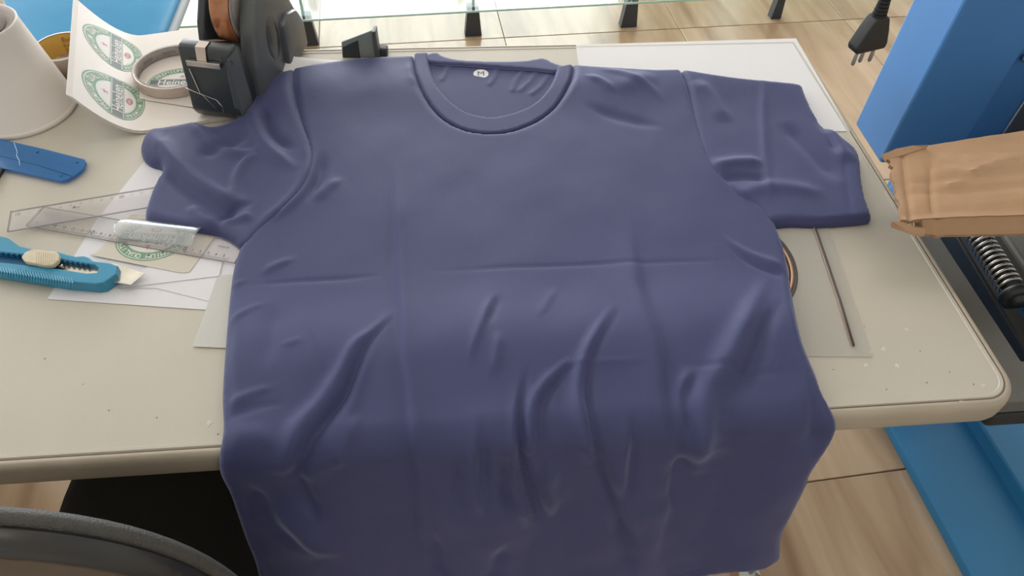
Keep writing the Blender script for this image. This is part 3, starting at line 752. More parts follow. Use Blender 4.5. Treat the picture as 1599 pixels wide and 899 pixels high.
# upper clear ruler: scale on the far edge
q0, q1 = atz(17, 330, .757), atz(238, 293, .757); d = (q1 - q0); d /= np.linalg.norm(d); q1 = q0 + d * .30
r1, M1, L1 = ruler('clear_ruler', q0, q1, .031, -1, .7562, .0020, 'ruler_clear', 'upper of the two crossed clear rulers, its end under the sleeve cuff', 10, 1, .008, 1)
decal('stamp', [(ring2d(.0016, .0016, 16), 'ink_grey', 1), (ring2d(.0009, .0009, 12, 0, 1, .004, .001), 'ink_grey', 1)], lambda u, v, l: M1 @ Vector((.062 + u, .012 + v, .0022)), r1)
# lower clear ruler: scale on the near edge, zero at the right
q0, q1 = atz(367, 411, .7535), atz(75, 359, .7535); q1 = q0 + (q1 - q0) / np.linalg.norm(q1 - q0) * .228
r2, M2, L2 = ruler('clear_ruler', q0, q1, .030, -1, .7529, .0020, 'ruler_clear', 'lower of the two crossed clear rulers, over the printed card', -100, 1, .0085, 1)
layers = []
for k in range(31):
    x = .056 + (k) * .0102
    if x > L2 - .004: break
    layers.append((put2d(text2d(str(k), .0075 if k % 10 == 0 else .0045, .03), x, .006, 0, -1, 1), 'ink_grey', 1))
    layers.append((ring2d(.0006, .0006, 8, 0, 1, x + .0051, .006), 'ink_grey', 1))
for k in range(1, 6): layers.append((put2d(text2d(str(k), .0045, .03), .056 - k * .0102 * .82, .006, 0, -1, 1), 'ink_grey', 1))
layers.append((put2d(text2d('maped', .0045), .020, .017, 0, -1, 1), 'ink_grey', 1))
decal('number_row', layers, lambda u, v, l: M2 @ Vector((u, v, .00225)), r2)
# curved clear film over the emblem
V = []; F = []; fc = atz(245, 362, .757); fa = math.radians(-13); nu, nv = 28, 10
for i in range(nu + 1):
    for j in range(nv + 1):
        u = (i / nu - .5) * .088; v = (j / nv - .5) * .030; v *= min(1, math.sqrt(max(0, 1 - max(0, (-u - .026) / .018) ** 2)) + .02)
        V.append((fc[0] + u * math.cos(fa) - v * math.sin(fa), fc[1] + u * math.sin(fa) + v * math.cos(fa), .7562 + .0055 * math.cos(v / .030 * math.pi * .9) + .0015 * (i / nu)))
for i in range(nu):
    for j in range(nv): a = i * (nv + 1) + j; F.append((a, a + nv + 1, a + nv + 2, a + 1))
o = mesh('clear_film', V, F, 'clear_film', None, True); tag(o, 'shiny clear curved film strip on the printed card by the cuff', 'film')
sm = o.modifiers.new('th', 'SOLIDIFY'); sm.thickness = .0005

# broken blue ruler
br = empty('blue_ruler', atz(60, 250, .752), 'translucent blue plastic ruler with a white crack, at the left edge', 'ruler')
pts = [(-60, 208), (0, 217), (70, 233), (132, 249), (135, 254), (130, 264), (120, 272), (104, 281), (95, 283), (60, 275), (0, 262), (-60, 250)]
P = [atz(*p, .7555) for p in pts]
bm = prism_bm([(p[0], p[1]) for p in P], 'z', .7535, .7560, .0004, 1); frombm(bm, 'blade', 'ruler_blue', br)
g0 = [atz(*p, .7562) for p in ((-60, 233), (0, 243), (60, 258), (112, 275))]; tube('bevel_line', g0, .0004, 'cutter_dark', br, 6)
g0 = [atz(*p, .7563) for p in ((22, 223), (27, 237), (26, 243), (30, 250), (31, 258))]; tube('crack', g0, .0005, 'crack_white', br, 6, label='jagged white crack')
for p in ((58, 237), (120, 253), (95, 274)):
    c = atz(*p, .7562); lathe('peg_mark', [(0, 0), (.0016, 0), (.0016, .0004), (0, .0004)], c, 'cutter_dark', br, 12)
o = tube('black_pen', [atz(8, 259, .7535), atz(-8, 285, .7535), atz(-30, 320, .7535)], .0022, 'rubber'); tag(o, 'thin black pen tip below the blue ruler at the left edge', 'pen')

# ================================================================== utility knife
kn = empty('utility_knife', atz(90, 415, .752), 'light blue snap-off utility knife with cream slider and blade out', 'knife')
k0 = Vector(atz(-45, 391, .753)); k1 = Vector(atz(226, 430, .753)); kx = (k1 - k0).normalized(); ky = Vector((-kx.y, kx.x, 0)); KL = (k1 - k0).length
KM = Matrix([[kx.x, ky.x, 0, k0.x], [kx.y, ky.y, 0, k0.y], [0, 0, 1, .7515], [0, 0, 0, 1]])
def kp(px, py, z=.765):
    p = KM.inverted() @ Vector(atz(px, py, z)); return p.x, p.y
out = [kp(*p) for p in ((-60, 358), (0, 367), (12, 370), (30, 383), (48, 387), (90, 392), (118, 399), (130, 398), (138, 400), (145, 406), (172, 409), (183, 413), (181, 426), (160, 440), (148, 442), (100, 438), (50, 430), (0, 422), (-60, 412))]
slot = [kp(*p) for p in ((-50, 385), (0, 392), (60, 398), (148, 412), (154, 417), (150, 424), (135, 425), (90, 418), (0, 408), (-50, 402))]
# body as a ring of top faces between outline and slot, with walls
def knife_body():
    bm = bmesh.new(); A = densify(np.array(out), .004); B = densify(np.array(slot), .004)
    n, k = len(A), len(B)
    edges = [(i, (i + 1) % n) for i in range(n)] + [(n + i, n + (i + 1) % k) for i in range(k)]
    r = delaunay_2d_cdt([Vector(p) for p in np.vstack([A, B])], edges, [], 1, 1e-7)
    V2 = np.array([list(v) for v in r[0]]); T = [f for f in r[2]]
    cen = np.array([V2[list(f)].mean(0) for f in T]); ok = inside(cen, A) & ~inside(cen, B)
    vt = [bm.verts.new((v[0], v[1], .0125)) for v in V2]
    for f, o_ in zip(T, ok):
        if o_: bm.faces.new([vt[i] for i in f])
    g = bmesh.ops.extrude_face_region(bm, geom=bm.faces[:])
    for v in g['geom']:
        if isinstance(v, bmesh.types.BMVert): v.co.z = 0
    bmesh.ops.recalc_face_normals(bm, faces=bm.faces)
    es = [e for e in bm.edges if len(e.link_faces) == 2 and e.calc_face_angle(0) > 1.2 and e.verts[0].co.z > .01 and e.verts[1].co.z > .01]
    bevel(bm, .0012, 2, es); bm.transform(KM); return bm
frombm(knife_body(), 'handle', 'cutter_blue', kn)
frombm(prism_bm(slot, 'z', .001, .006, 0, 1, KM), 'channel', 'cutter_dark', kn)
bl = [kp(*p, .757) for p in ((60, 404), (182, 413), (227, 428), (205, 446), (150, 437), (60, 420))]
frombm(prism_bm(bl, 'z', .0064, .0070, .0001, 1, KM), 'blade', 'blade_steel', kn)
for px, py in ((165, 411), (178, 414)): pass
# slider with ribs
sl = [kp(*p, .770) for p in ((32, 400), (38, 392), (50, 387), (86, 391), (92, 396), (90, 405), (82, 412), (70, 413), (38, 407))]
o = frombm(prism_bm(sl, 'z', .0125, .0175, .0012, 2, KM), 'slider', 'cutter_cream', kn)
for k in range(9):
    c0 = np.array(kp(56 + k * 3.4, 392.0 + k * .35, .770)); c1 = np.array(kp(52 + k * 3.4 + 3, 409.0 + k * .3, .770))
    V, F = tube_data([KM @ Vector((c0[0], c0[1], .0176)), KM @ Vector((c1[0], c1[1], .0176))], .0005, 5); mesh('rib', V, F, 'cutter_cream', o)
lathe('screw', [(0, .0), (.0022, .0), (.0022, .0022), (.0012, .003), (0, .003)], KM @ Vector((*kp(93, 410.5), .008)), 'steel', kn, 14)
# grip ridges along the near flank and teeth beside the slot
for k in range(34):
    x0 = -30 + k * 4.25
    if x0 > 112: break
    yb = 409.5 + (x0 + 60) * .158
    a = kp(x0, yb - 3.5); m_ = kp(x0 + 3.2, yb + 5.0); c = kp(x0 + 2.5, yb + 11.5, .762)
    V, F = tube_data([KM @ Vector((a[0], a[1], .0124)), KM @ Vector((m_[0], m_[1], .0128)), KM @ Vector((c[0], c[1], .0100))], .0008, 5)
    mesh('grip_ridge', V, F, 'cutter_blue', kn)
for k in range(22):
    x0 = -40 + k * 8.3; t_ = (x0 + 50) / 200
    p = kp(x0, 384.5 + (x0 + 50) * .137); q = KM @ Vector((p[0], p[1] , .009))
    if x0 < 140: frombm(box_bm(-.0011, .0011, -.0016, .0016, -.002, .0032, .0003, 1, M=Matrix.Translation(q)), 'slot_tooth', 'cutter_dark', kn)

# ================================================================== cups and tape rolls at the far left
cx, cy = -.506, .792
cup = empty('paper_cup', (cx, cy, DZ), 'white paper cup standing upside down, the nearest one at far left', 'cup')
r0, r1_ = .0605, .0415; hgt = .112
prof = [(r0 + .0016, 0), (r0 + .0030, .0018), (r0 + .0030, .0042), (r0 + .0012, .006), (r0 - .0002, .007), (r1_ + .0008, hgt - .004), (r1_ + .0012, hgt - .001), (r1_ + .0002, hgt), (r1_ - .0015, hgt - .0008), (r1_ - .003, hgt - .008), (0, hgt - .009)]
lathe('cup_wall', prof, (cx, cy, DZ), 'cup_white', cup, 64)
# printed mark just inside the frame edge
def cupmap(u, v, l):
    a = math.radians(232) + u / .056; z = DZ + .052 + v; r = r0 + (r1_ - r0) * ((z - DZ) / hgt) + .0004 + l * .0001
    return (cx + r * math.cos(a), cy + r * math.sin(a), z)
decal('printed_mark', [(ring2d(.0055, .0055, 24, .45, 3), 'ink_black', 1), (put2d(text2d('al', .008, .01), .004, -.011), 'ink_red', 1)], cupmap, cup)
c2 = empty('plastic_cup', (cx - .006, cy + .004, DZ + hgt), 'pinkish translucent cup standing on the upturned paper cup', 'cup')
lathe('cup_wall', [(.0335, -.0070), (.036, -.0068), (.0350, .06), (.0335, .085), (0, .086)], (cx - .008, cy + .002, DZ + hgt), 'cup_plastic', c2, 48)
c3x, c3y = -.588, .905
c3 = empty('paper_cup', (c3x, c3y, DZ), 'white paper cup half hidden behind the nearest cup', 'cup')
lathe('cup_wall', [(.044, 0), (.054, .092), (.0565, .095), (.0565, .098), (.053, .098), (.051, .09), (.042, .004), (0, .004)], (c3x, c3y, DZ), 'cup_white', c3, 48)
# big roll of tape with yellow core
rx, ry, rz = -.475, .881, .778
roll = empty('tape_roll', (rx, ry, DZ), 'brown tape roll with a yellow printed core, behind the curled sheets', 'tape')
lathe('tape', [(.0315, 0), (.034, 0), (.034, rz - DZ), (.0315, rz - DZ), (.0315, 0)], (rx, ry, DZ), 'roll_brown', roll, 56)
lathe('rim', [(.0312, .0), (.0336, .0), (.0336, rz - DZ + .0012), (.0312, rz - DZ + .0012)], (rx, ry, DZ), 'cup_white', roll, 56)
lathe('core', [(.0309, 0.0005), (.0309, rz - DZ + .0004)], (rx, ry, DZ), 'roll_yellow', roll, 56)
def coremap(a0, z0):
    def fn(u, v, l):
        a = a0 - u / .0307; return (rx + .0306 * math.cos(a), ry + .0306 * math.sin(a), z0 + v - .0165)
    return fn
for a0, z0, s, sz in ((86, .787, 'EuroCel', .0085), (60, .787, 'EuroCel', .007), (95, .779, 'EuroCel', .006), (62, .776, 'EuroCel', .008), (92, .772, 'EuroCel', .0065), (70, .768, 'EuroCel', .006), (105, .765, 'EuroCel', .006), (80, .761, 'EuroCel', .0055)):
    decal('core_print', [(put2d(text2d(s, sz, .01)), 'ink_brown', 1)], coremap(math.radians(a0), z0), roll)

# clear tape ring lying on the printed sheet
tc_ = Vector((-.334, .848, .7546))
tr = empty('tape_roll', tc_, 'clear tape roll lying flat on the printed sheet, left of the dispenser', 'tape')
lathe('tape', [(.0475, .0), (.0505, .0), (.0510, .0012), (.0510, .0125), (.0505, .0135), (.0478, .0135), (.0475, .0125), (.0475, 0)], tc_, 'tape_clear', tr, 72)
lathe('core', [(.0462, .0), (.0474, .0), (.0474, .0137), (.0462, .0137), (.0462, .0)], tc_, 'core_grey', tr, 72)
for a0, s in ((150, 'EuroCel'), (112, 'EuroCel'), (72, 'EuroCel')):
    def fn(u, v, l, a0=a0): a = math.radians(a0) - u / .046; return (tc_.x + .0460 * math.cos(a), tc_.y + .0460 * math.sin(a), tc_.z + .007 + v)
    decal('core_print', [(put2d(text2d(s, .0048, .01)), 'ink_grey', 1)], fn, tr)

# ================================================================== tape dispenser
da = math.radians(-14)
dx_, dy_ = math.cos(da), math.sin(da)
DM = Matrix([[dx_, -dy_, 0, -.295], [dy_, dx_, 0, .758], [0, 0, 1, DZ + .0052], [0, 0, 0, 1]])
dp = empty('tape_dispenser', (-.25, .84, DZ), 'dark grey heavy desktop tape dispenser holding a copper tape roll', 'dispenser')
W = .061
fb = [(.006, 0), (.002, .006), (-.001, .012), (.000, .020), (.010, .086), (.014, .089), (.026, .089), (.036, .080), (.044, .040), (.05, .030), (.06, .0)]
o = frombm(prism_bm(fb, 'x', 0, W, .0025, 3, DM), 'front_block', 'dispenser_plastic', dp); shade_auto(o)
o = frombm(box_bm(.003, W - .003, .03, .185, 0, .030, .003, 2, M=DM), 'base', 'dispenser_plastic', dp); shade_auto(o)
ck = [(.040, .0), (.046, .045), (.062, .088), (.090, .122), (.112, .128), (.135, .118), (.160, .085), (.182, .045), (.188, .0)]
o = frombm(prism_bm(ck, 'x', -.001, .009, .003, 3, DM), 'cheek', 'dispenser_plastic', dp); shade_auto(o)
o = frombm(prism_bm(ck, 'x', W - .012, W + .010, .006, 3, DM), 'cheek', 'dispenser_grey', dp); shade_auto(o)
o = frombm(prism_bm([(.115, 0), (.120, .060), (.140, .066), (.165, .058), (.180, .034), (.180, 0)], 'x', W + .004, W + .017, .004, 2, DM), 'rear_housing', 'dispenser_grey', dp); shade_auto(o)
# inner raised bulge on the right cheek
bm = bmesh.new(); bmesh.ops.create_uvsphere(bm, u_segments=28, v_segments=14, radius=1); bm.transform(DM @ Matrix.Translation((W - .004, .098, .055)) @ Matrix.Diagonal((.016, .036, .060, 1)))
frombm(bm, 'hub_cover', 'dispenser_plastic', dp, True)
TC = (.034, .098, .094)
RX = Matrix.Rotation(math.radians(90), 4, 'Y')
def dlathe(name, prof, m, parent=dp, n=56):
    return lathe(name, prof, (0, 0, 0), m, parent, n, True, DM @ Matrix.Translation(TC) @ RX)
tp = dlathe('tape', [(.0392, -.011), (.0425, -.011), (.0429, -.010), (.0429, .010), (.0425, .011), (.0392, .011), (.0392, -.011)], 'tape_copper')
dlathe('core', [(.0320, -.0105), (.0393, -.0105), (.0393, .0105), (.0320, .0105), (.0320, -.0105)], 'core_grey')
dlathe('spool', [(0, -.009), (.0320, -.009), (.0322, -.008), (.0322, .008), (.0320, .009), (0, .009)], 'core_grey')
# tape strip to the blade
V = []; a0 = DM @ Vector((.020, .060, .070)); a1 = DM @ Vector((.036, .060, .070)); b0 = DM @ Vector((.022, .022, .0905)); b1 = DM @ Vector((.034, .022, .0905))
c0_ = DM @ Vector((.022, .010, .0900)); c1_ = DM @ Vector((.034, .010, .0900)); d0_ = DM @ Vector((.0225, .004, .073)); d1_ = DM @ Vector((.0335, .004, .073))
mesh('tape_strip', [a0, a1, b0, b1, c0_, c1_, d0_, d1_], [(0, 1, 3, 2), (2, 3, 5, 4), (4, 5, 7, 6)], 'tape_clear', dp)
frombm(box_bm(.010, .050, .002, .007, .069, .076, .0006, 1, M=DM), 'cutting_blade', 'steel', dp)
frombm(prism_bm([(.0105, .02), (.0155, .068), (.046, .068), (.042, .02)], 'y', -.0008, .006, .0004, 1, DM @ Matrix.Rotation(math.radians(-8), 4, 'X')), 'front_window', 'dispenser_plastic', dp)
frombm(prism_bm([(.052, .004), (.056, .062), (W, .084), (W + .001, .0)], 'y', .0, .03, .001, 1, DM), 'corner_facet', 'dispenser_grey', dp)
tube('scratch', [DM @ Vector(p) for p in ((-.0005, .0005, .040), (.018, .0005, .033), (.030, .0000, .016))], .0006, 'steel', dp, 5, label='pale scratch across the front')
tube('scratch', [DM @ Vector(p) for p in ((.010, .0045, .064), (.0155, .0010, .034), (.034, .0005, .028), (.039, -.0002, .020), (.0385, -.0005, .012))], .0006, 'steel', dp, 5, label='pale scratch across the front')
for k, s in enumerate('26 B'):
    if s != ' ':
        decal('moulded_letter', [(put2d(text2d(s, .008, .01)), 'dispenser_grey', 1)], lambda u, v, l, k=k: DM @ Vector((.050 + k * .004 + u, .0075 + v * .1, .0765 + v)), dp)

# ================================================================== small stand behind the shirt shoulder
st = empty('small_stand', (-.105, .887, DZ), 'small grey-green plastic stand with a dark cut-out behind the shirt', 'stand')
SM_ = Matrix.Translation((-.131, .889, DZ)) @ Matrix.Rotation(math.radians(-6), 4, 'Z')
o = frombm(prism_bm([(.0, .0), (.002, .022), (.043, .040), (.047, .040), (.047, .0)], 'y', 0, .004, .0008, 2, SM_), 'face_plate', 'dispenser_grey', st)
o.data.materials[0] = mat('stand_green', (0.27, 0.31, 0.28), 0.35, var=.1)
frombm(prism_bm([(.001, .0), (.003, .015), (.024, .026), (.024, .0)], 'y', -.0012, .001, .0003, 1, SM_), 'cut_out', 'foot_black', st)
frombm(prism_bm([(.044, .0), (.044, .040), (.049, .041), (.050, .0)], 'y', -.003, .012, .0008, 2, SM_), 'side_edge', 'dispenser_grey', st)
frombm(box_bm(.046, .060, .004, .016, 0, .012, .002, 2, M=SM_), 'support_foot', 'foot_black', st)

# ================================================================== heat press to the right
hp = empty('heat_press', (.80, .60, 0), 'blue heat press machine with tall column, right of the desk', 'machine')
frombm(box_bm(.655, .775, .817, .915, .595, 1.75, .004, 2), 'column', 'press_blue', hp)
frombm(box_bm(.782, .85, .835, .915, .56, 1.75, .012, 3), 'rear_column', 'press_blue', hp)
frombm(box_bm(.76, 1.10, .50, .90, .42, .56, .006, 2), 'frame', 'press_blue', hp)
frombm(box_bm(.82, 1.04, .80, .90, .05, .43, .006, 2), 'pedestal', 'press_blue', hp)
frombm(box_bm(.765, 1.10, .835, .915, .43, .600, .004, 2), 'column_mount', 'press_blue', hp)
frombm(prism_bm([(.520, .338), (.660, .338), (.700, .345), (.700, .384), (.574, .384), (.574, .60), (.520, .60)], 'z', .6785, .700, .002, 2), 'side_rail', 'press_grey', hp)
frombm(prism_bm([(.530, .335), (.70, .335), (.70, .40), (.530, .40)], 'z', .655, .678, .006, 3), 'rubber_pad', 'rubber', hp)
frombm(box_bm(.552, 1.08, .40, .62, .625, .645, .003, 2), 'deck', 'press_blue', hp)
frombm(box_bm(.76, 1.08, .50, .70, .555, .626, .003, 2), 'deck_support', 'press_blue', hp)
a = Vector((.628, .60, .672)); b = Vector((.640, .40, .672))
frombm(box_bm(-.010, .012, -.26, .14, -.03, .0, .003, 2, M=Matrix.Translation((.632, .58, .672)) @ Matrix.Rotation(math.radians(-3), 4, 'Z')), 'guide_bar', 'press_dark', hp)
s0 = Vector(atz(1512, 345, .70)); s1 = Vector(atz(1580, 452, .70)); sx = (s1 - s0).normalized(); sn = Vector((-sx.y, sx.x, 0)); sl_ = (s1 - s0).length
tube('spring_rod', [s0 - sx * .05, s1 + sx * .02], .0085, 'press_dark', hp, 16)
pts = []; turns = 15
for i in range(turns * 16 + 1):
    t = i / (turns * 16); a_ = 2 * math.pi * turns * t; rr = .0125
    pts.append(s0 + sx * (sl_ * t) + sn * (rr * math.cos(a_)) + Vector((0, 0, rr * math.sin(a_))))
tube('spring', pts, .0016, 'steel', hp, 8, label='bright steel coil spring')
kc = s1 + sx * .008; KQ = sx.to_track_quat('Z', 'Y').to_matrix().to_4x4()
lathe('spring_cap', [(0, -.003), (.0165, -.003), (.0175, 0), (.0165, .006), (.012, .008), (.006, .007), (0, .0065)], kc, 'press_dark', hp, 32, True, KQ)
tube('retaining_clip', [kc + sn * .013 - sx * .016 + Vector((0, 0, .012)), kc + sn * .018 - sx * .004 + Vector((0, 0, .014)), kc + sn * .015 + sx * .006 + Vector((0, 0, .012))], .0016, 'steel', hp, 8)
frombm(box_bm(0, .22, -.19, .10, -.02, .012, .006, 3, M=Matrix.Translation((.664, .575, .678)) @ Matrix.Rotation(math.radians(-2), 4, 'Z')), 'top_platen', 'press_dark', hp).data.materials[0] = MATS['press_grey']
frombm(box_bm(.86, 1.10, .70, .80, .60, .78, .01, 2), 'control_box', 'press_dark', hp)
frombm(box_bm(.86, .99, .80, .86, .60, .80, .01, 2), 'motor_block', 'press_grey', hp)
bolt = Vector(aty(1600, 89, .832)); lathe('bolt', [(0, 0), (.006, 0), (.006, .004), (.003, .006), (0, .006)], bolt, 'steel', hp, 16, True, Matrix.Rotation(math.radians(90), 4, 'X'))
# floor base
frombm(box_bm(-.0, .165, -.62, .36, .0, .022, .002, 2, M=Matrix.Translation((.868, .60, .0008)) @ Matrix.Rotation(math.radians(3.2), 4, 'Z')), 'floor_plate', 'press_blue_base', hp)
frombm(box_bm(.160, .48, -.62, .36, .0, .055, .004, 2, M=Matrix.Translation((.868, .60, .0008)) @ Matrix.Rotation(math.radians(3.2), 4, 'Z')), 'floor_channel', 'press_blue_base', hp)

# ================================================================== power plug hanging in front
pg = empty('power_plug', (.397, .60, .96), 'black three-pin power plug hanging on its cord above the far right floor', 'plug')
T = Vector(aty(1375, -60, .606)); Bm = Vector(aty(1353, 75, .600))
ax = Vector((.03, 0, -1)).normalized()
top = Vector(aty(1369, 6, .604)); 
PM = Matrix.Translation(Bm) @ Matrix.Rotation(math.radians(-3), 4, 'Y') @ Matrix.Rotation(math.radians(14), 4, 'Z')
fr = [(-.0165, 0), (-.0185, .006), (-.0125, .022), (-.0085, .031), (-.0065, .034), (.0065, .034), (.0085, .031), (.0125, .020), (.0165, .006), (.0155, 0)]
o = frombm(prism_bm(fr, 'y', -.0075, .0075, .0022, 3, PM), 'plug_body', 'plug_black', pg); shade_auto(o)
rb = []
for k in range(8): z = .034 + k * .0034; r_ = .0066 - k * .00035; rb += [(r_, z), (r_, z + .0018), (r_ - .0016, z + .0020), (r_ - .0016, z + .0033)]
lathe('strain_relief', [(0, .033)] + rb + [(0, .034 + 8 * .0034)], (0, 0, 0), 'plug_black', pg, 20, False, PM)
c_ = PM @ Vector((0, 0, .058)); tube('cord', [c_, c_ + Vector((.003, .0, .05)), c_ + Vector((.012, .01, .16)), c_ + Vector((.05, .05, .34)), c_ + Vector((.16, .13, .46)), Vector((.64, .80, 1.60)), Vector((.70, .83, 1.66))], .0034, 'plug_black', pg, 10)
for k in (-1, 0, 1):
    tube('pin', [PM @ Vector((k * .0095, (0.002 if k == 0 else 0), .001)), PM @ Vector((k * .0095, 0.002 if k == 0 else 0, -.0150)), PM @ Vector((k * .0095, 0.002 if k == 0 else 0, -.0165))], [.0019, .0019, .0010], 'disc_copper', pg, 12).data.materials[0] = MATS['pin_grey']

# ================================================================== flattened cardboard box
cbx = empty('cardboard_box', (.56, .52, .78), 'flattened brown cardboard box with torn end, resting across the press', 'box')
CZ = .835
tl = atz(1388, 236, CZ); tr_ = atz(1599, 206, CZ); bl_ = atz(1409, 338, CZ)
def cpt(px, py, z): return atz(px, py, z)
# top wall: grid between far edge and near fold with slight crumple
far = [(1386, 240), (1412, 231), (1450, 226), (1500, 219), (1560, 210), (1640, 199), (1760, 186), (1900, 172)]
near = [(1408, 343), (1425, 343), (1455, 341), (1500, 339), (1560, 336), (1640, 332), (1760, 326), (1900, 322)]
from mathutils import noise as mn
_CW = [np.array([atz(*p, CZ)[:2] for p in q]) for q in ([(1478, 290), (1500, 282), (1530, 262), (1599, 238)], [(1455, 240), (1452, 280), (1456, 330)], [(1480, 262), (1510, 270), (1530, 262)], [(1420, 300), (1520, 294), (1640, 286)])]
def crum(x, y):
    X = np.array([[x, y]]); return sum(a * math.exp(-(float(dist_poly(X, P)[0][0]) / w) ** 2) for P, a, w in zip(_CW, (.0022, -.0022, .0016, -.0018), (.0022, .0018, .002, .003))) + .0022 * mn.noise((x * 14, y * 26, 3)) + .0012 * abs(mn.noise((x * 30 + 5, y * 60, 1)))
def card_grid(name, farl, nearl, zf, zn, m, th=.004, nv=22, torn=True):
    Fp = smoothpoly(np.array([atz(*p, zf)[:2] for p in farl]), 6); Np = smoothpoly(np.array([atz(*p, zn)[:2] for p in nearl]), 6)
    V = []; F = []; n = len(Fp)
    for side in (0, 1):
        for i in range(n):
            for j in range(nv + 1):
                t = j / nv; p = Fp[i] * (1 - t) + Np[i] * t; x, y = p
                if torn and i == 0: x += .0026 * mn.noise((j * .9, 2, 5)) + .0012 * math.sin(j * 5.3)
                z = zf + (zn - zf) * t + crum(x, y) - side * th
                # pressed crease near the torn end and long creases
                z -= .0022 * math.exp(-((i - 5) / 1.1) ** 2)
                z -= .0020 * math.exp(-((t - .52) / .03) ** 2) * (1 if i > 8 else .4) + .0016 * math.exp(-((t - .93) / .03) ** 2)
                V.append((x, y, z))
    n1 = n * (nv + 1)
    for i in range(n - 1):
        for j in range(nv):
            a = i * (nv + 1) + j; b = a + nv + 1; F.append((a, b, b + 1, a + 1)); F.append((n1 + a, n1 + a + 1, n1 + b + 1, n1 + b))
    bd = [i * (nv + 1) for i in range(n)] + [(n - 1) * (nv + 1) + j for j in range(1, nv + 1)] + [i * (nv + 1) + nv for i in range(n - 2, -1, -1)] + [j for j in range(nv - 1, 0, -1)]
    idx = [0] * len(F)
    for a, b in zip(bd, bd[1:] + bd[:1]): F.append((a, b, n1 + b, n1 + a)); idx.append(1)
    o = mesh(name, V, F, [m, 'cardboard_edge'], cbx, True, None, idx); shade_auto(o, 40); return o
card_grid('top_panel', far, near, CZ, CZ - .002, 'cardboard')
card_grid('side_panel', [(1440, 343), (1470, 341), (1500, 340), (1560, 337), (1640, 333), (1760, 327), (1900, 323)], [(1442, 366), (1470, 367), (1500, 367), (1560, 365), (1640, 362), (1760, 358), (1900, 352)], CZ - .002, CZ - .020, 'cardboard', .003, 6, False)
card_grid('bottom_panel', [(1412, 250), (1450, 246), (1500, 240), (1560, 232), (1640, 222), (1760, 210), (1900, 198)], [(1430, 352), (1470, 350), (1500, 348), (1560, 346), (1640, 342), (1760, 338), (1900, 334)], CZ - .022, CZ - .024, 'cardboard', .003, 8)
def flap(pix, z0, z1):
    A = [atz(*p, z0) for p in pix[0]]; B = [atz(*p, z1) for p in pix[1]]
    V = [tuple(p) for p in A] + [tuple(p) for p in B] + [(p[0], p[1], p[2] - .003) for p in A] + [(p[0], p[1], p[2] - .003) for p in B]
    n = len(A); F = []
    for i in range(n - 1):
        F += [(i, i + 1, n + i + 1, n + i), (2 * n + i, 3 * n + i, 3 * n + i + 1, 2 * n + i + 1), (i, 2 * n + i, 2 * n + i + 1, i + 1), (n + i, n + i + 1, 3 * n + i + 1, 3 * n + i)]
    F += [(0, n, 3 * n, 2 * n), (n - 1, 3 * n - 1, 4 * n - 1, 2 * n - 1)]
    mesh('torn_flap', V, F, 'cardboard', cbx)
flap([[(1378, 241), (1400, 232), (1425, 227), (1450, 226)], [(1384, 249), (1402, 244), (1428, 236), (1446, 230)]], CZ + .004, CZ + .001)
flap([[(1393, 346), (1410, 346), (1428, 354), (1446, 356)], [(1394, 352), (1412, 358), (1430, 365), (1444, 366)]], CZ - .004, CZ - .010)

# ================================================================== black office chair, lower left
ch = empty('office_chair', (-.26, .36, 0), 'black office chair with rounded leather-rimmed back, lower left', 'chair')
def superr(cx, cy, a, b, n_=3.0, k=40):
    P = []
    for i in range(k):
        t = 2 * math.pi * i / k; c, s = math.cos(t), math.sin(t)
        P.append((cx + a * math.copysign(abs(c) ** (2 / n_), c), cy + b * math.copysign(abs(s) ** (2 / n_), s)))
    return P
def cushion(name, cx, cy, a, b, z0, z1, m, n_=3.5, parent=ch):
    lv = [(.03, z0), (.006, z0 + .006), (0, z0 + .02), (0, z1 - .022), (.005, z1 - .009), (.018, z1 - .002), (.05, z1)]
    V = []; F = []; k = 56
    for d, z in lv: V += [(p[0], p[1], z) for p in superr(cx, cy, a - d, b - d, n_, k)]
    for l in range(len(lv) - 1):
        for i in range(k): F.append((l * k + i, l * k + (i + 1) % k, (l + 1) * k + (i + 1) % k, (l + 1) * k + i))
    F.append(tuple(range(k))[::-1]); F.append(tuple(range((len(lv) - 1) * k, len(lv) * k)))
    return mesh(name, V, F, m, parent, True)
cushion('seat', -.255, .375, .228, .205, .385, .455, 'chair_fabric')
# back: outlines in the x-z plane, bowed towards the desk at the sides
BX, BZ, BW, BH = -.322, .705, .174, .2360
def back_loft(name, lv, m, cap0=False, cap1=False, n_=2.6):
    V = []; F = []; k = 72
    for d, y in lv:
        for p in superr(BX, BZ, BW - d, BH - d, n_, k): V.append((p[0], y - .030 + .3 * (p[0] - BX) ** 2, p[1]))
    for l in range(len(lv) - 1):
        for i in range(k): F.append((l * k + i, l * k + (i + 1) % k, (l + 1) * k + (i + 1) % k, (l + 1) * k + i))
    if cap0: F.append(tuple(range(k)))
    if cap1: F.append(tuple(range((len(lv) - 1) * k, len(lv) * k))[::-1])
    bm = bmesh.new(); vs = [bm.verts.new(v) for v in V]
    for f in F: bm.faces.new([vs[i] for i in f])
    return frombm(bm, name, m, ch, True)
back_loft('back_cushion', [(.035, .219), (.010, .2175), (.002, .215), (.0, .211), (.001, .208), (.004, .2055), (.012, .204)], 'chair_leather', True, True)
back_loft('back_shell', [(.010, .206), (.0035, .205), (.0030, .203), (.0035, .194), (.0055, .1905), (.008, .190), (.010, .192), (.013, .196), (.018, .198)], 'chair_shell')
back_loft('back_panel', [(.011, .196), (.018, .194), (.05, .193)], 'chair_back_panel', False, True)
frombm(box_bm(BX - .04, BX + .04, .13, .165, .36, .56, .008, 2), 'back_bracket', 'chair_shell', ch)
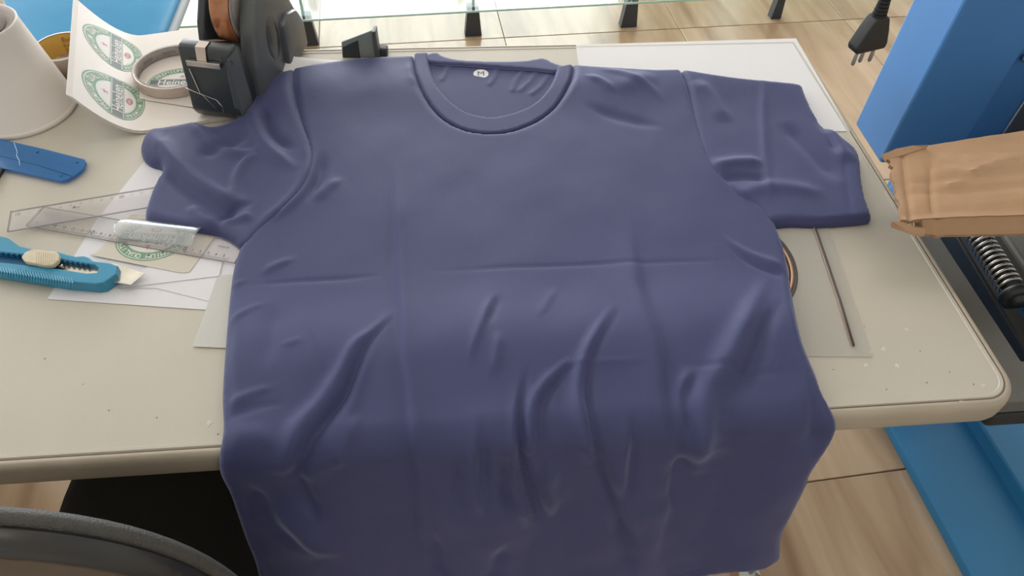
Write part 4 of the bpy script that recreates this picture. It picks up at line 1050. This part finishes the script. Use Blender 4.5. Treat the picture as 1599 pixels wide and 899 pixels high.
frombm(box_bm(BX - .04, BX + .04, .13, .42, .345, .385, .008, 2), 'seat_plate', 'chair_shell', ch)
lathe('gas_lift', [(0, .06), (.028, .06), (.028, .22), (.018, .22), (.018, .35), (0, .35)], (-.255, .37, 0), 'chair_shell', ch, 20)
for k in range(5):
    a = math.radians(20 + 72 * k); v = Vector((math.cos(a), math.sin(a), 0)); c = Vector((-.255, .37, 0))
    tube('base_arm', [c + Vector((0, 0, .09)), c + v * .14 + Vector((0, 0, .085)), c + v * .25 + Vector((0, 0, .062))], [.022, .018, .013], 'chair_shell', ch, 10)
    lathe('caster', [(0, -.012), (.022, -.012), (.026, -.008), (.026, .008), (.022, .012), (0, .012)], c + v * .25 + Vector((0, 0, .027)), 'rubber', ch, 18, True, Matrix.Rotation(a, 4, 'Z') @ Matrix.Rotation(math.radians(90), 4, 'X'))

# ================================================================== blue chair beyond the desk
bc = empty('blue_chair', (-.86, 1.72, 0), 'light blue padded chair with grey piping beyond the desk, upper left', 'chair')
def pad(name, P, z0, z1, m, bv=.012): return shade_auto(frombm(prism_bm(P, 'z', z0, z1, bv, 3), name, m, bc, True), 60)
A_ = rrect(-1.16, -.585, 1.43, 1.98, (.05, .07, .05, .05), 8)
pad('seat', A_, .40, .448, 'stool_blue')
Pp = [(p[0], p[1], .424) for p in rrect(-1.164, -.581, 1.426, 1.984, (.054, .074, .054, .054), 8)]
tube('piping', Pp, .011, 'stool_piping', bc, 8, True)
frombm(box_bm(-1.10, -.64, 2.00, 2.04, .60, .95, .015, 3), 'backrest', 'stool_blue', bc)
for x, y in ((-1.10, 1.50), (-.64, 1.50), (-1.10, 2.02), (-.64, 2.02)):
    tube('leg', [(x, y, .40 if y < 1.9 else .70), (x + (.01 if x > -.8 else -.01), y, .0)], .011, 'foot_black', bc, 10)

# ================================================================== glass showcase on wedge feet beyond the desk
gs = empty('glass_showcase', (.37, 2.45, 0), 'low glass showcase shelf on black wedge feet beyond the desk', 'showcase')
gd = math.radians(4.1); GM = Matrix.Translation((-.418, 2.177, 0)) @ Matrix.Rotation(gd, 4, 'Z')
frombm(box_bm(-1.2, 2.15, -.040, .46, .1035, .1095, 0, 1, M=GM), 'shelf', 'showcase_glass', gs)
frombm(box_bm(-1.2, 2.15, -.0425, -.0402, .1035, .1095, 0, 1, M=GM), 'shelf_edge', 'glass_edge', gs)
fw = [(-.030, 0), (-.019, .103), (.019, .103), (.030, 0)]
for i, sc in zip(range(-1, 4), (1, 1, .93, .95, .62)):
    for row in (0, 1):
        M = GM @ Matrix.Translation((i * .5285, .008 + row * .40, .0005)) @ Matrix.Diagonal((sc, 1, 1, 1))
        frombm(prism_bm(fw, 'y', -.016, .016, .002, 2, M), 'foot', 'foot_black', gs)
    frombm(box_bm(-.004, .004, -.010, .42, .110, .62, 0, 1, M=GM @ Matrix.Translation((i * .5285, 0, 0))), 'glass_upright', 'showcase_glass', gs)
    frombm(box_bm(-.0042, .0042, -.013, -.0102, .110, .62, 0, 1, M=GM @ Matrix.Translation((i * .5285, 0, 0))), 'upright_edge', 'glass_edge', gs)


# ================================================================== patches on the floor standing in for a sandalled foot
V = []; F = []; idx = []; c = atz(1172, 896, 0); n = 12
sc_ = empty('sandal_stand_in', (c[0], c[1], 0.001), 'brown and pale patches standing in for a sandalled foot on the floor below the hem', 'scrap')
def patch(name, pix, m, z):
    P = [atz(*p, z) for p in pix]; bm = bmesh.new(); vs = [bm.verts.new(p) for p in P]; bm.faces.new(vs)
    g = bmesh.ops.extrude_face_region(bm, geom=bm.faces[:])
    for v in g['geom']:
        if isinstance(v, bmesh.types.BMVert): v.co.z += .0006
    frombm(bm, name, m, sc_)
patch('pale_piece', [(1152, 878), (1180, 876), (1190, 905), (1150, 912)], 'sandal_pale', .001)
patch('brown_strip', [(1138, 880), (1143, 880), (1149, 915), (1143, 915)], 'sandal_brown', .0012)
patch('brown_strip', [(1146, 880), (1154, 880), (1154, 915), (1149, 915)], 'sandal_brown', .0018)
patch('dark_strip', [(1176, 878), (1184, 882), (1180, 891), (1172, 897), (1168, 893)], 'ink_grey', .0020)
patch('dark_strip', [(1180, 893), (1188, 899), (1186, 910), (1178, 908)], 'ink_grey', .0020)
